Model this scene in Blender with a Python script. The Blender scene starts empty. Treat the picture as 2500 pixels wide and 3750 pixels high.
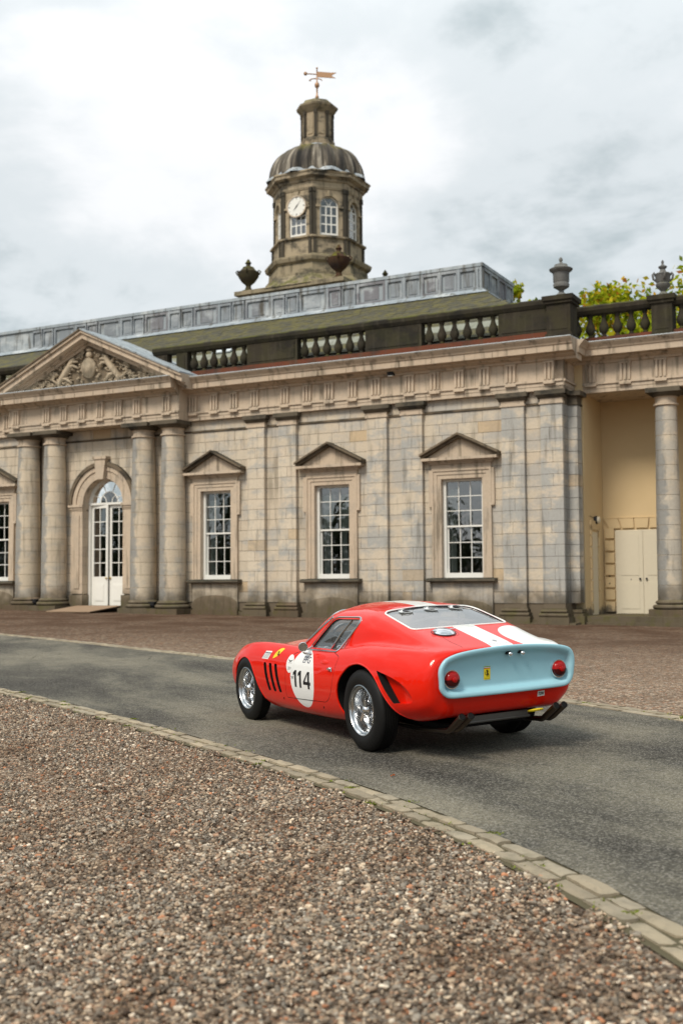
import bpy, bmesh, math, random
import numpy as np
from mathutils import Vector, Matrix
from mathutils.bvhtree import BVHTree
R = math.radians
PI = math.pi
SC = bpy.context.scene
COL = SC.collection
random.seed(7)

# ---------------------------------------------------------------- camera
cam_d = bpy.data.cameras.new('camera')
cam_d.sensor_fit = 'VERTICAL'; cam_d.sensor_height = 36.0
cam_d.lens = 36.0 * 4100 / 3750
cam_d.clip_start = 0.1; cam_d.clip_end = 5000
cam_d.dof.use_dof = True; cam_d.dof.focus_distance = 9.8; cam_d.dof.aperture_fstop = 2.2
cam = bpy.data.objects.new('camera', cam_d); COL.objects.link(cam)
cam.matrix_world = Matrix.Translation((0, 0, 1.38)) @ Matrix.Rotation(PI/2 + R(3.4303), 4, 'X') @ Matrix.Rotation(-0.0066, 4, 'Z')
SC.camera = cam

# ---------------------------------------------------------------- nodes helper
class NT:
    def __init__(s, tree): s.t = tree; s.n = tree.nodes; s.l = tree.links
    def add(s, typ, ins=None, **kw):
        nd = s.n.new(typ)
        for k, v in kw.items(): setattr(nd, k, v)
        if ins:
            for k, v in ins.items():
                sk = nd.inputs[k]
                if isinstance(v, bpy.types.NodeSocket): s.l.new(v, sk)
                else: sk.default_value = v
        return nd
    def math(s, op, a, b=None, c=None, clamp=False):
        ins = {0: a}
        if b is not None: ins[1] = b
        if c is not None: ins[2] = c
        return s.add('ShaderNodeMath', ins, operation=op, use_clamp=clamp).outputs[0]
    def noise(s, vec, scale, detail=4, rough=.55, dist=0.0):
        return s.add('ShaderNodeTexNoise', {'Vector': vec, 'Scale': scale, 'Detail': detail, 'Roughness': rough, 'Distortion': dist}).outputs['Fac']
    def ramp(s, fac, stops, interp='LINEAR'):
        nd = s.add('ShaderNodeValToRGB', {0: fac}); cr = nd.color_ramp; cr.interpolation = interp
        while len(cr.elements) < len(stops): cr.elements.new(.5)
        for e, (p, c) in zip(cr.elements, stops):
            e.position = p; e.color = (c, c, c, 1) if isinstance(c, (int, float)) else (*c, 1)
        return nd.outputs[0]
    def mix(s, fac, a, b, blend='MIX'):
        nd = s.add('ShaderNodeMix', {0: fac}, data_type='RGBA', blend_type=blend, clamp_factor=True)
        for i, v in ((6, a), (7, b)):
            if isinstance(v, bpy.types.NodeSocket): s.l.new(v, nd.inputs[i])
            else: nd.inputs[i].default_value = (*v, 1) if len(v) == 3 else v
        return nd.outputs[2]
    def sstep(s, x, a, b):
        nd = s.add('ShaderNodeMapRange', {0: x, 1: a, 2: b, 3: 0.0, 4: 1.0}, interpolation_type='SMOOTHSTEP'); return nd.outputs[0]
    def scalevec(s, vec, sc):
        return s.add('ShaderNodeVectorMath', {0: vec, 1: sc}, operation='MULTIPLY').outputs[0]

# ---------------------------------------------------------------- world: overcast cloud sky over a clear-sky texture
SUN_AZ, SUN_EL = R(215), R(48)      # azimuth measured clockwise from +Y
w = bpy.data.worlds.new('World'); SC.world = w; w.use_nodes = True
g = NT(w.node_tree); g.n.clear()
tc = g.add('ShaderNodeTexCoord').outputs['Generated']
sep = g.add('ShaderNodeSeparateXYZ', {0: tc})
skyt = g.add('ShaderNodeTexSky', sky_type='NISHITA', sun_disc=False, sun_elevation=SUN_EL, sun_rotation=SUN_AZ)
sky_b = g.scalevec(skyt.outputs[0], (.12, .12, .12))
# clouds live on a flat layer: project the direction on a plane overhead so they foreshorten to the horizon
zc = g.math('MAXIMUM', sep.outputs[2], 0.0)
den = g.math('ADD', zc, .22)
cx = g.math('DIVIDE', sep.outputs[0], den); cy = g.math('DIVIDE', sep.outputs[1], den)
cv = g.add('ShaderNodeCombineXYZ', {0: cx, 1: cy, 2: 0.0}).outputs[0]
cvm = g.add('ShaderNodeMapping', {0: cv, 'Location': (-8.2, 2.06, -8.19), 'Rotation': (0, 0, .5)}).outputs[0]
n1 = g.noise(cvm, 1.05, 7, .52, .35)
n2 = g.noise(cvm, 3.6, 6, .6, .2)
nn = g.math('ADD', g.math('MULTIPLY', n1, .76), g.math('MULTIPLY', n2, .24))
ccol = g.ramp(nn, [(.38, (.165, .192, .20)), (.475, (.265, .30, .31)), (.55, (.40, .425, .435)), (.66, (.52, .525, .53))], 'EASE')
# an overcast sky grows brighter towards the zenith
zen = g.math('MULTIPLY_ADD', g.sstep(sep.outputs[2], .30, 1.0), 1.1, 1.0)
ccol = g.mix(1.0, ccol, g.add('ShaderNodeCombineColor', {0: zen, 1: zen, 2: zen}).outputs[0], 'MULTIPLY')
skyc = g.mix(.96, sky_b, ccol)
bg = g.add('ShaderNodeBackground', {0: skyc, 1: 1.0})
g.l.new(bg.outputs[0], g.add('ShaderNodeOutputWorld').inputs[0])

# ---------------------------------------------------------------- sun behind the cloud
sun_d = bpy.data.lights.new('sun', 'SUN'); sun_d.energy = 1.5; sun_d.angle = R(16); sun_d.color = (1, .91, .78)
sun = bpy.data.objects.new('sun', sun_d); COL.objects.link(sun)
sdir = Vector((math.sin(SUN_AZ)*math.cos(SUN_EL), math.cos(SUN_AZ)*math.cos(SUN_EL), math.sin(SUN_EL)))
sun.rotation_euler = sdir.to_track_quat('Z', 'Y').to_euler(); sun.location = (0, 0, 40)

vs = SC.view_settings
vs.view_transform = 'Standard'; vs.look = 'None'; vs.exposure = 0.95; vs.gamma = 1; vs.use_curve_mapping = False
SC.cycles.max_bounces = 8; SC.cycles.transparent_max_bounces = 12

# ---------------------------------------------------------------- mesh helpers
def mk(name, verts, faces, mat=None, parent=None, smooth=False, mats=None, fm=None):
    me = bpy.data.meshes.new(name); me.from_pydata([tuple(v) for v in verts], [], [tuple(f) for f in faces]); me.update()
    for m in (mats or ([mat] if mat else [])): me.materials.append(m)
    if fm: me.polygons.foreach_set('material_index', fm)
    if smooth: me.polygons.foreach_set('use_smooth', [True]*len(me.polygons))
    o = bpy.data.objects.new(name, me); COL.objects.link(o)
    if parent: o.parent = parent
    return o
def inst(name, me, parent=None, loc=(0, 0, 0), scale=(1, 1, 1), rot=(0, 0, 0)):
    o = bpy.data.objects.new(name, me); COL.objects.link(o)
    if parent: o.parent = parent
    o.location = loc; o.scale = scale; o.rotation_euler = rot
    return o
def empty(name, loc=(0, 0, 0), rot=(0, 0, 0), parent=None):
    o = bpy.data.objects.new(name, None); COL.objects.link(o); o.location = loc; o.rotation_euler = rot
    o.empty_display_size = .2
    if parent: o.parent = parent
    return o
def tag(o, label, cat, group=None):
    o['label'] = label; o['category'] = cat
    if group: o['group'] = group
    return o
def kind(o, k): o['kind'] = k; return o
class MB:
    """collects shapes, builds one mesh"""
    def __init__(s): s.v = []; s.f = []; s.m = []
    def add(s, vs_, fs, m=0):
        b = len(s.v); s.v += [tuple(p) for p in vs_]; s.f += [tuple(i+b for i in f) for f in fs]; s.m += [m]*len(fs); return s
    def box(s, a, b, m=0):
        x0, y0, z0 = a; x1, y1, z1 = b
        return s.add([(x0,y0,z0),(x1,y0,z0),(x1,y1,z0),(x0,y1,z0),(x0,y0,z1),(x1,y0,z1),(x1,y1,z1),(x0,y1,z1)],
                     [(0,3,2,1),(4,5,6,7),(0,1,5,4),(1,2,6,5),(2,3,7,6),(3,0,4,7)], m)
    def prism(s, poly, axis, a, b, m=0):
        """poly: 2D outline; axis 0: poly=(y,z) swept in x; 1: (x,z) swept in y; 2: (x,y) swept in z"""
        n = len(poly)
        def P(p, t): return (t, p[0], p[1]) if axis == 0 else (p[0], t, p[1]) if axis == 1 else (p[0], p[1], t)
        vs_ = [P(p, a) for p in poly] + [P(p, b) for p in poly]
        fs = [(i, (i+1) % n, n+(i+1) % n, n+i) for i in range(n)] + [tuple(range(n-1, -1, -1)), tuple(range(n, 2*n))]
        return s.add(vs_, fs, m)
    def lathe(s, prof, c=(0, 0, 0), seg=24, axis='z', m=0, cap=True, a0=0.0, a1=2*PI):
        full = abs(a1-a0-2*PI) < 1e-6; k = seg if full else seg+1
        vs_ = []
        for r, h in prof:
            for i in range(k):
                a = a0+(a1-a0)*i/seg; x, y = r*math.cos(a), r*math.sin(a)
                p = (x, y, h) if axis == 'z' else (x, h, y) if axis == 'y' else (h, x, y)
                vs_.append((p[0]+c[0], p[1]+c[1], p[2]+c[2]))
        fs = []
        for j in range(len(prof)-1):
            for i in range(seg):
                i2 = (i+1) % k
                fs.append((j*k+i, j*k+i2, (j+1)*k+i2, (j+1)*k+i))
        if cap and full:
            fs.append(tuple(range(k-1, -1, -1))); fs.append(tuple(range((len(prof)-1)*k, len(prof)*k)))
        return s.add(vs_, fs, m)
    def tube(s, pts, r, seg=8, m=0, closed=False, cap=True):
        pts = [Vector(p) for p in pts]; n = len(pts); rs = r if isinstance(r, (list, tuple)) else [r]*n
        vs_ = []; up = Vector((0, 0, 1)); px = None
        for i, p in enumerate(pts):
            d = (pts[(i+1) % n]-pts[i-1]) if closed else (pts[min(i+1, n-1)]-pts[max(i-1, 0)])
            d.normalize()
            if px is None:
                px = d.cross(up if abs(d.z) < .95 else Vector((1, 0, 0)))
            px = (px-d*px.dot(d)).normalized(); py = d.cross(px)
            for k in range(seg):
                a = 2*PI*k/seg; vs_.append(p+(px*math.cos(a)+py*math.sin(a))*rs[i])
        fs = []
        for i in range(n if closed else n-1):
            j = (i+1) % n
            for k in range(seg):
                k2 = (k+1) % seg; fs.append((i*seg+k, i*seg+k2, j*seg+k2, j*seg+k))
        if cap and not closed:
            fs.append(tuple(range(seg-1, -1, -1))); fs.append(tuple((n-1)*seg+k for k in range(seg)))
        return s.add(vs_, fs, m)
    def ball(s, c, r, seg=10, rings=6, m=0):
        rx, ry, rz = r if isinstance(r, (tuple, list)) else (r, r, r)
        vs_ = [(c[0], c[1], c[2]-rz)]
        for j in range(1, rings):
            t = -PI/2+PI*j/rings
            for i in range(seg):
                a = 2*PI*i/seg; vs_.append((c[0]+rx*math.cos(t)*math.cos(a), c[1]+ry*math.cos(t)*math.sin(a), c[2]+rz*math.sin(t)))
        vs_.append((c[0], c[1], c[2]+rz)); N = len(vs_)-1
        fs = [(0, 1+(i+1) % seg, 1+i) for i in range(seg)]
        for j in range(rings-2):
            for i in range(seg):
                b = 1+j*seg; i2 = (i+1) % seg; fs.append((b+i, b+i2, b+seg+i2, b+seg+i))
        b = 1+(rings-2)*seg
        fs += [(b+i, b+(i+1) % seg, N) for i in range(seg)]
        return s.add(vs_, fs, m)
    def build(s, name, mat=None, parent=None, smooth=False, mats=None, angle=None):
        o = mk(name, s.v, s.f, mat, parent, smooth, mats, s.m if mats else None)
        if smooth and angle: o.data.set_sharp_from_angle(angle=R(angle))
        return o
def unit_box(name, mat, bev=0.0):
    bm = bmesh.new(); bmesh.ops.create_cube(bm, size=1.0)
    me = bpy.data.meshes.new(name); bm.to_mesh(me); bm.free(); me.materials.append(mat); return me

# ---------------------------------------------------------------- materials
def newmat(name):
    m = bpy.data.materials.new(name); m.use_nodes = True; m.node_tree.nodes.clear(); g = NT(m.node_tree)
    out = g.add('ShaderNodeOutputMaterial'); return m, g, out
def bsdf(g, out, col, rough=.6, metal=0.0, bump=None, bstr=.3, bdist=.02, **kw):
    ins = {'Base Color': (*col, 1) if isinstance(col, tuple) else col, 'Roughness': rough, 'Metallic': metal}
    for k, v in kw.items(): ins[k.replace('_', ' ')] = v
    b = g.add('ShaderNodeBsdfPrincipled', ins)
    if bump is not None:
        bn = g.add('ShaderNodeBump', {'Height': bump, 'Strength': bstr, 'Distance': bdist}); g.l.new(bn.outputs[0], b.inputs['Normal'])
    g.l.new(b.outputs[0], out.inputs[0]); return b
def plain(name, col, rough=.5, metal=0.0, **kw):
    if metal < .2 and 'Specular_IOR_Level' not in kw: kw['Specular_IOR_Level'] = .18
    m, g, out = newmat(name)
    pos = g.add('ShaderNodeNewGeometry').outputs['Position']
    n = g.noise(pos, 9.0, 4)
    c = g.mix(g.math('MULTIPLY', n, .22), tuple(col), tuple(x*.7 for x in col))
    bsdf(g, out, c, rough, metal, **kw); return m
def stone(name, base, warm, grey, grime=.35, lowdirt=True, topdark=0.0, rnd=1.0, moss=0.0, ochre=.0, greyamt=.6, drift=0.0, side=0.0):
    m, g, out = newmat(name)
    geo = g.add('ShaderNodeNewGeometry'); pos = geo.outputs['Position']
    sp = g.add('ShaderNodeSeparateXYZ', {0: pos})
    oi = g.add('ShaderNodeObjectInfo').outputs['Random']
    c = g.ramp(oi, [(0, tuple(base)), (.35, tuple(x*1.04 for x in base)), (.6, tuple(.5*x+.5*y for x, y in zip(base, warm))), (.82, tuple(x*.93 for x in base)), (1, tuple(x*1.05 for x in base))])
    n0 = g.math('ADD', g.noise(g.scalevec(pos, (1, 1, 1.7)), 1.0, 7, .66), g.math('MULTIPLY', g.sstep(sp.outputs[0], -5.0, 7.0), drift))
    c = g.mix(g.math('MULTIPLY', g.sstep(n0, .47, .66), greyamt), c, tuple(grey))          # grey weathering in drifts
    if side:                                                                              # grey crust on the windward side
        dn = g.add('ShaderNodeVectorMath', {0: geo.outputs['Normal'], 1: (-.93, -.37, 0)}, operation='DOT_PRODUCT').outputs['Value']
        sf = g.math('MULTIPLY', g.sstep(g.math('ADD', dn, g.math('MULTIPLY', g.math('SUBTRACT', g.noise(pos, 2.6, 5, .6), .5), 1.1)), .62, .86), side)
        c = g.mix(sf, c, (.25, .255, .25))
    if ochre:
        c = g.mix(g.math('MULTIPLY', g.math('GREATER_THAN', oi, .982), ochre), c, (.50, .33, .15))
    st = g.noise(g.scalevec(pos, (5, 5, .55)), 1.0, 5, .6)
    c = g.mix(g.math('MULTIPLY', g.sstep(st, .50, .72), grime), c, (.085, .074, .055))        # rain streaks
    n1 = g.noise(pos, 16, 5, .65)
    c = g.mix(g.math('MULTIPLY', g.sstep(n1, .35, .75), .28), c, g.mix(1, c, (.62, .58, .52), 'MULTIPLY'))
    if lowdirt:                                                                           # splash-back dirt and algae above the gravel
        hz = g.math('ADD', sp.outputs[2], g.math('MULTIPLY_ADD', g.noise(pos, 1.6, 5), -1.5, .75))
        c = g.mix(g.math('MULTIPLY', g.sstep(hz, 1.35, .45), .8), c, (.075, .058, .036))
        c = g.mix(g.math('MULTIPLY', g.math('MULTIPLY', g.sstep(hz, .75, .2), g.sstep(g.noise(pos, 3.1, 4), .50, .66)), .5), c, (.10, .095, .03))
    if topdark or moss:
        nz = g.add('ShaderNodeSeparateXYZ', {0: geo.outputs['Normal']}).outputs[2]
        up = g.sstep(nz, .25, .8)
        if topdark: c = g.mix(g.math('MULTIPLY', up, topdark), c, (.05, .05, .04))
        if moss: c = g.mix(g.math('MULTIPLY', g.math('MAXIMUM', up, .12), g.math('MULTIPLY', g.sstep(g.noise(pos, 2.3, 5), .42, .62), moss)), c, (.13, .135, .02))
    bsdf(g, out, c, .88, 0.0, g.noise(pos, 30, 6, .7), .45, .02, Specular_IOR_Level=.08); return m
M = {}
M['ashlar'] = stone('sandstone_ashlar', (.60, .52, .41), (.59, .49, .375), (.41, .40, .38), .45, ochre=.5, greyamt=.7, drift=.06)
M['trim'] = stone('sandstone_trim', (.57, .465, .355), (.55, .435, .325), (.37, .33, .28), .7, greyamt=.35, topdark=.5)
M['trimdark'] = stone('weathered_moulding_and_shade', (.19, .15, .105), (.16, .125, .09), (.04, .038, .032), .85, greyamt=.85, topdark=.75)
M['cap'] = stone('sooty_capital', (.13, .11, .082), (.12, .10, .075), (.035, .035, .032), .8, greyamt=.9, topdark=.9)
M['balus'] = stone('blackened_balustrade', (.040, .035, .026), (.05, .038, .026), (.016, .016, .016), .5, lowdirt=False, moss=.5)
M['balusred'] = stone('red_brown_course', (.15, .050, .030), (.11, .045, .028), (.04, .035, .03), .5, lowdirt=False, moss=.3)
M['base'] = stone('mossy_base', (.36, .30, .225), (.27, .135, .09), (.20, .19, .16), .6, greyamt=.6, moss=.22)
M['soot'] = stone('soot_black_stone', (.075, .065, .05), (.06, .055, .045), (.03, .03, .028), .5, lowdirt=False, greyamt=.6)
M['tower'] = stone('tower_stone', (.40, .33, .23), (.36, .285, .195), (.055, .053, .046), .9, lowdirt=False, greyamt=.95, topdark=.6)
M['towermoss'] = stone('tower_mossy_stone', (.30, .25, .17), (.27, .215, .13), (.06, .058, .048), .9, lowdirt=False, moss=.6, greyamt=.9)
M['dome'] = stone('dome_lead', (.15, .13, .105), (.13, .11, .085), (.33, .31, .27), .7, lowdirt=False, greyamt=.55, moss=.2)
m, g, out = newmat('dome_lead')
geo = g.add('ShaderNodeNewGeometry'); pos = geo.outputs['Position']
oc = g.add('ShaderNodeSeparateXYZ', {0: g.add('ShaderNodeTexCoord').outputs['Object']}).outputs
ang = g.math('ARCTAN2', oc[1], oc[0])
stv = g.noise(g.add('ShaderNodeCombineXYZ', {0: g.math('MULTIPLY', ang, 7.0), 1: g.math('MULTIPLY', oc[2], .35), 2: 1.7}).outputs[0], 1.0, 5, .62)
c = g.ramp(stv, [(.40, (.012, .010, .008)), (.48, (.045, .036, .026)), (.57, (.11, .093, .07)), (.66, (.36, .32, .26))])
szp = g.add('ShaderNodeSeparateXYZ', {0: pos}).outputs[2]
c = g.mix(g.math('MULTIPLY', g.math('MULTIPLY', g.sstep(szp, 22.0, 22.8), g.sstep(g.noise(pos, 1.7, 4), .40, .6)), .8), c, (.20, .17, .02))
bsdf(g, out, c, .8, 0, g.noise(pos, 9, 5), .4, .05); M['dome'] = m
M['urn'] = stone('grey_urn', (.17, .17, .165), (.16, .16, .15), (.08, .085, .09), .5, lowdirt=False, greyamt=.6, moss=.15)
M['pil'] = stone('pilaster_sandstone', (.63, .545, .43), (.61, .51, .40), (.37, .375, .365), .45, ochre=.4, greyamt=.85, drift=.13)
M['drum'] = stone('column_sandstone', (.60, .51, .39), (.58, .465, .345), (.38, .375, .35), .4, greyamt=.55, drift=.08, side=.8)
M['mortar'] = plain('mortar', (.15, .12, .085), .95)
M['white'] = plain('white_paint', (.80, .79, .74), .45)
M['cream'] = plain('cream_door_paint', (.66, .60, .47), .5)
M['gutter'] = stone('gutter_lead', (.26, .27, .23), (.24, .25, .2), (.36, .37, .33), .6, lowdirt=False)
M['lead'] = stone('lead_sheet', (.33, .37, .40), (.30, .35, .39), (.55, .58, .59), .8, lowdirt=False, greyamt=.7)
M['leadpanel'] = stone('lead_panel', (.25, .275, .30), (.15, .12, .13), (.44, .47, .49), .85, lowdirt=False, greyamt=.8)
M['leadwhite'] = plain('lead_flashing', (.56, .60, .62), .5)
M['iron'] = plain('black_iron', (.02, .02, .022), .5)
M['gold'] = plain('gilded_copper', (.42, .24, .13), .45, .3)
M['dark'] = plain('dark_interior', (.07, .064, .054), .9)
M['mat'] = plain('brown_door_mat', (.32, .225, .15), .95)
m, g, out = newmat('ochre_render')
pos = g.add('ShaderNodeNewGeometry').outputs['Position']
c = g.mix(g.noise(pos, .9, 5), (.66, .51, .30), (.56, .42, .23)); sp = g.add('ShaderNodeSeparateXYZ', {0: pos})
hz = g.math('ADD', sp.outputs[2], g.math('MULTIPLY', g.noise(pos, 5, 5, .7), -.9))
c = g.mix(g.sstep(hz, .12, -.12), c, (.16, .13, .09))
bsdf(g, out, c, .9, 0, g.noise(pos, 22, 4), .1, .01); M['ochre'] = m
m, g, out = newmat('mossy_slate')
pos = g.add('ShaderNodeNewGeometry').outputs['Position']
oi = g.add('ShaderNodeObjectInfo').outputs['Random']
c = g.mix(g.sstep(g.noise(pos, 2.6, 6, .7), .42, .62), (.06, .052, .036), (.125, .105, .018))
c = g.mix(g.math('MULTIPLY', g.noise(pos, 13, 5, .7), .7), c, (.08, .08, .05))
bsdf(g, out, c, .9, 0, g.noise(pos, 20, 5), .6, .03); M['slate'] = m
# window glass: clear sheet with Fresnel reflection
m, g, out = newmat('window_glass')
fr = g.add('ShaderNodeFresnel', {0: 1.52}).outputs[0]
pos = g.add('ShaderNodeNewGeometry').outputs['Position']
bn = g.add('ShaderNodeBump', {'Height': g.noise(pos, 2.2, 2), 'Strength': .12, 'Distance': .05})
gl = g.add('ShaderNodeBsdfGlossy', {'Color': (1, 1, 1, 1), 'Roughness': .02, 'Normal': bn.outputs[0]})
tr = g.add('ShaderNodeBsdfTransparent', {0: (.80, .86, .84, 1)})
mx = g.add('ShaderNodeMixShader', {0: g.math('MULTIPLY_ADD', fr, 2.6, .10, clamp=True), 1: tr.outputs[0], 2: gl.outputs[0]}); g.l.new(mx.outputs[0], out.inputs[0]); M['glass'] = m
# ================================================================ ground
P0 = Vector((-8.70, 41.0, 0)); BANG = R(-27.88)
BE = Vector((.88393, -.46763, 0)); BV = Vector((.46763, .88393, 0))
CO = Vector((.8437, 9.5676, .0059)); CYAW, CROLL, CPIT = .4837, .0396, -.0011
def smst(a, b, x):
    t = np.clip((x-a)/(b-a), 0, 1); return t*t*(3-2*t)
def gz(x, y):
    x = np.asarray(x, float); y = np.asarray(y, float)
    s = (x-CO.x)*.8853+(y-CO.y)*.465
    zn = .006+np.where(s > 1.5, .0594+.045*(1-np.exp(-np.maximum(s-1.5, 0)/1.2)), np.maximum(.0396*s, -.26))
    D = -((x-P0.x)*BV.x+(y-P0.y)*BV.y); u = (x-P0.x)*BE.x+(y-P0.y)*BE.y
    wt = smst(16, 2, D); zf = .26-.0148*(np.clip(u, -12, 24)-1)
    return zn*(1-wt)+zf*wt
def gzf(x, y): return float(gz(x, y))
def spline(pts, step=.1):
    """Catmull-Rom through 2D points, resampled by arc length"""
    P = [np.array(p, float) for p in pts]; P = [2*P[0]-P[1]]+P+[2*P[-1]-P[-2]]; o = []
    for i in range(1, len(P)-2):
        for t in np.linspace(0, 1, 24, endpoint=False):
            a, b, c, d = P[i-1:i+3]
            o.append(.5*((2*b)+(-a+c)*t+(2*a-5*b+4*c-d)*t*t+(-a+3*b-3*c+d)*t**3))
    o.append(P[-2]); o = np.array(o)
    L = np.concatenate([[0], np.cumsum(np.linalg.norm(np.diff(o, axis=0), axis=1))]); n = max(2, int(L[-1]/step))
    t = np.linspace(0, L[-1], n); return np.stack([np.interp(t, L, o[:, 0]), np.interp(t, L, o[:, 1])], 1)
near_in = [(-30, 42), (-20, 33.5), (-12, 24.8), (-7.6, 19.3), (-4.7, 15.45), (-3.57, 13.85), (-2.5, 12.23), (-1.69, 10.93), (-1.01, 9.8), (-.56, 9.06), (-.13, 8.33), (.36, 7.41), (.72, 6.63), (.98, 6.0), (1.18, 5.44), (1.34, 4.91), (1.55, 4.1), (1.75, 3.0), (1.9, 1.0), (1.9, -6), (1.9, -30)]
far_in = [(-30, 51), (-20, 41.5), (-13, 33.3), (-8.45, 27.77), (-5.9, 24.4), (-3.8, 21.3), (-1.79, 18.25), (.4, 14.7), (2.27, 11.66), (3.03, 10.1), (3.9, 8.0), (4.7, 5.5), (5.3, 2.0), (5.4, -6), (5.4, -30)]
NI = spline(near_in, .15); FI = spline(far_in, .15)
def nrm(C):
    d = np.gradient(C, axis=0); d /= np.linalg.norm(d, axis=1)[:, None]; return np.stack([d[:, 1], -d[:, 0]], 1), d
nN, dN = nrm(NI); nF, dF = nrm(FI)         # curves run towards the camera: normal points to the gravel/left? sign fixed below
if nN[len(nN)//2][0] > 0: nN = -nN          # outwards (near gravel side, -x)
if nF[len(nF)//2][0] < 0: nF = -nF          # outwards (far gravel side, +x)

def pebble_cols(g, fac):
    return g.ramp(fac, [(0, (.03, .026, .021)), (.11, (.10, .083, .062)), (.24, (.22, .172, .125)), (.36, (.165, .155, .13)), (.46, (.42, .31, .215)), (.59, (.34, .20, .125)), (.66, (.29, .265, .22)), (.77, (.56, .455, .33)), (.90, (.46, .19, .09)), (.94, (.74, .65, .52))], 'CONSTANT')
m, g, out = newmat('gravel_ground')
pos = g.add('ShaderNodeNewGeometry').outputs['Position']
spx = g.add('ShaderNodeSeparateXYZ', {0: pos})
vo = g.add('ShaderNodeTexVoronoi', {'Vector': g.scalevec(pos, (1, 1, .2)), 'Scale': 42.0, 'Randomness': 1.0})
vo2 = g.add('ShaderNodeTexVoronoi', {'Vector': g.scalevec(pos, (1, 1, .2)), 'Scale': 17.0, 'Randomness': 1.0})
peb = pebble_cols(g, g.add('ShaderNodeSeparateColor', {0: vo.outputs['Color']}).outputs[0])
peb2 = pebble_cols(g, g.add('ShaderNodeSeparateColor', {0: vo2.outputs['Color']}).outputs[0])
fard = g.sstep(spx.outputs[1], 12, 26)
peb = g.mix(g.math('MULTIPLY_ADD', fard, .4, .3), peb, peb2)
dirtn = g.noise(pos, .55, 6, .62)
dirt = g.mix(g.noise(pos, 5, 4), (.06, .032, .02), (.105, .056, .034))
# damp, dirt-stained gravel lies along the foot of the building
D = g.math('ADD', g.math('MULTIPLY', g.math('SUBTRACT', spx.outputs[0], P0.x), -BV.x), g.math('MULTIPLY', g.math('SUBTRACT', spx.outputs[1], P0.y), -BV.y))
far = g.sstep(g.math('ADD', D, g.math('MULTIPLY', dirtn, 12)), 25, 13)
nearb = g.sstep(spx.outputs[1], 26, 9)
c = g.mix(g.math('MULTIPLY_ADD', far, .62, g.math('MULTIPLY', g.sstep(dirtn, .40, .62), .28)), g.mix(.22, peb, (.37, .215, .14)), dirt)
edge = g.sstep(vo.outputs['Distance'], .0, .55)
c = g.mix(g.math('MULTIPLY', g.sstep(vo.outputs['Distance'], .35, .75), .5), c, (.05, .034, .024))
h = g.math('SUBTRACT', 1.0, vo.outputs['Distance'])
bsdf(g, out, c, .95, 0, h, .8, .02, Specular_IOR_Level=.05); M['gravel'] = m
m, g, out = newmat('pebble')
at = g.add('ShaderNodeAttribute', attribute_type='INSTANCER', attribute_name='pc')
at2 = g.add('ShaderNodeAttribute', attribute_type='INSTANCER', attribute_name='pd')
c = pebble_cols(g, at.outputs['Fac'])
pos = g.add('ShaderNodeTexCoord').outputs['Object']
c = g.mix(.16, c, (.36, .24, .16))
c = g.mix(1.0, c, g.ramp(at2.outputs['Fac'], [(0, .45), (1, 1.32)]), 'MULTIPLY')
c = g.mix(g.math('MULTIPLY', g.sstep(g.noise(pos, 2.2, 4), .45, .7), .5), c, (.17, .12, .08))
wp = g.add('ShaderNodeNewGeometry').outputs['Position']
rw_ = g.add('ShaderNodeMapping', {0: wp, 'Rotation': (0, 0, R(28))}).outputs[0]
dp1 = g.noise(g.scalevec(rw_, (1.7, .35, 0)), 1.0, 6, .65); dp2 = g.noise(wp, 1.3, 5, .6)
dsoil = g.sstep(g.math('ADD', g.math('MULTIPLY', dp1, .6), g.math('MULTIPLY', dp2, .4)), .49, .62)       # soil-stained drifts left by tyres and rakes
c = g.mix(g.math('MULTIPLY', dsoil, .62), c, g.mix(1.0, c, (.50, .37, .27), 'MULTIPLY'))
bsdf(g, out, c, .6, Specular_IOR_Level=.2); M['pebble'] = m
m, g, out = newmat('asphalt')
pos = g.add('ShaderNodeNewGeometry').outputs['Position']
rv = g.add('ShaderNodeMapping', {0: pos, 'Rotation': (0, 0, R(-28))}).outputs[0]
n = g.noise(g.scalevec(rv, (.50, .17, .5)), 1.3, 7, .66, .3)
n2 = g.noise(pos, 2.3, 6, .7)
c = g.ramp(n, [(.36, (.042, .038, .032)), (.45, (.085, .078, .062)), (.53, (.15, .136, .104)), (.64, (.215, .192, .142))])
c = g.mix(g.math('MULTIPLY', g.sstep(n2, .54, .66), .45), c, (.06, .058, .054))
vo = g.add('ShaderNodeTexVoronoi', {'Vector': pos, 'Scale': 95.0})
sp1 = g.add('ShaderNodeSeparateColor', {0: vo.outputs['Color']}).outputs[0]
c = g.mix(g.math('MULTIPLY', g.sstep(sp1, .55, 1.0), .42), c, (.40, .37, .32))
c = g.mix(g.math('MULTIPLY', g.sstep(sp1, .45, .0), .55), c, (.035, .034, .032))
wv = g.add('ShaderNodeVectorMath', {0: pos, 1: g.scalevec(g.add('ShaderNodeTexNoise', {'Vector': pos, 'Scale': 1.6, 'Detail': 4.0}).outputs['Color'], (.55, .55, .55))}, operation='ADD').outputs[0]
ck = g.add('ShaderNodeTexVoronoi', {'Vector': g.scalevec(wv, (1, 1, 0)), 'Scale': .55}, feature='DISTANCE_TO_EDGE').outputs['Distance']
ckm = g.math('MULTIPLY', g.sstep(ck, .007, .002), g.sstep(g.noise(pos, .5, 2), .50, .62))
c = g.mix(g.math('MULTIPLY', ckm, .65), c, (.025, .023, .02))
bsdf(g, out, c, .85, 0, g.math('ADD', g.math('MULTIPLY', vo.outputs['Distance'], .7), g.noise(pos, 60, 4)), .75, .012, Specular_IOR_Level=.12); M['asphalt'] = m
m, g, out = newmat('sett')
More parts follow.
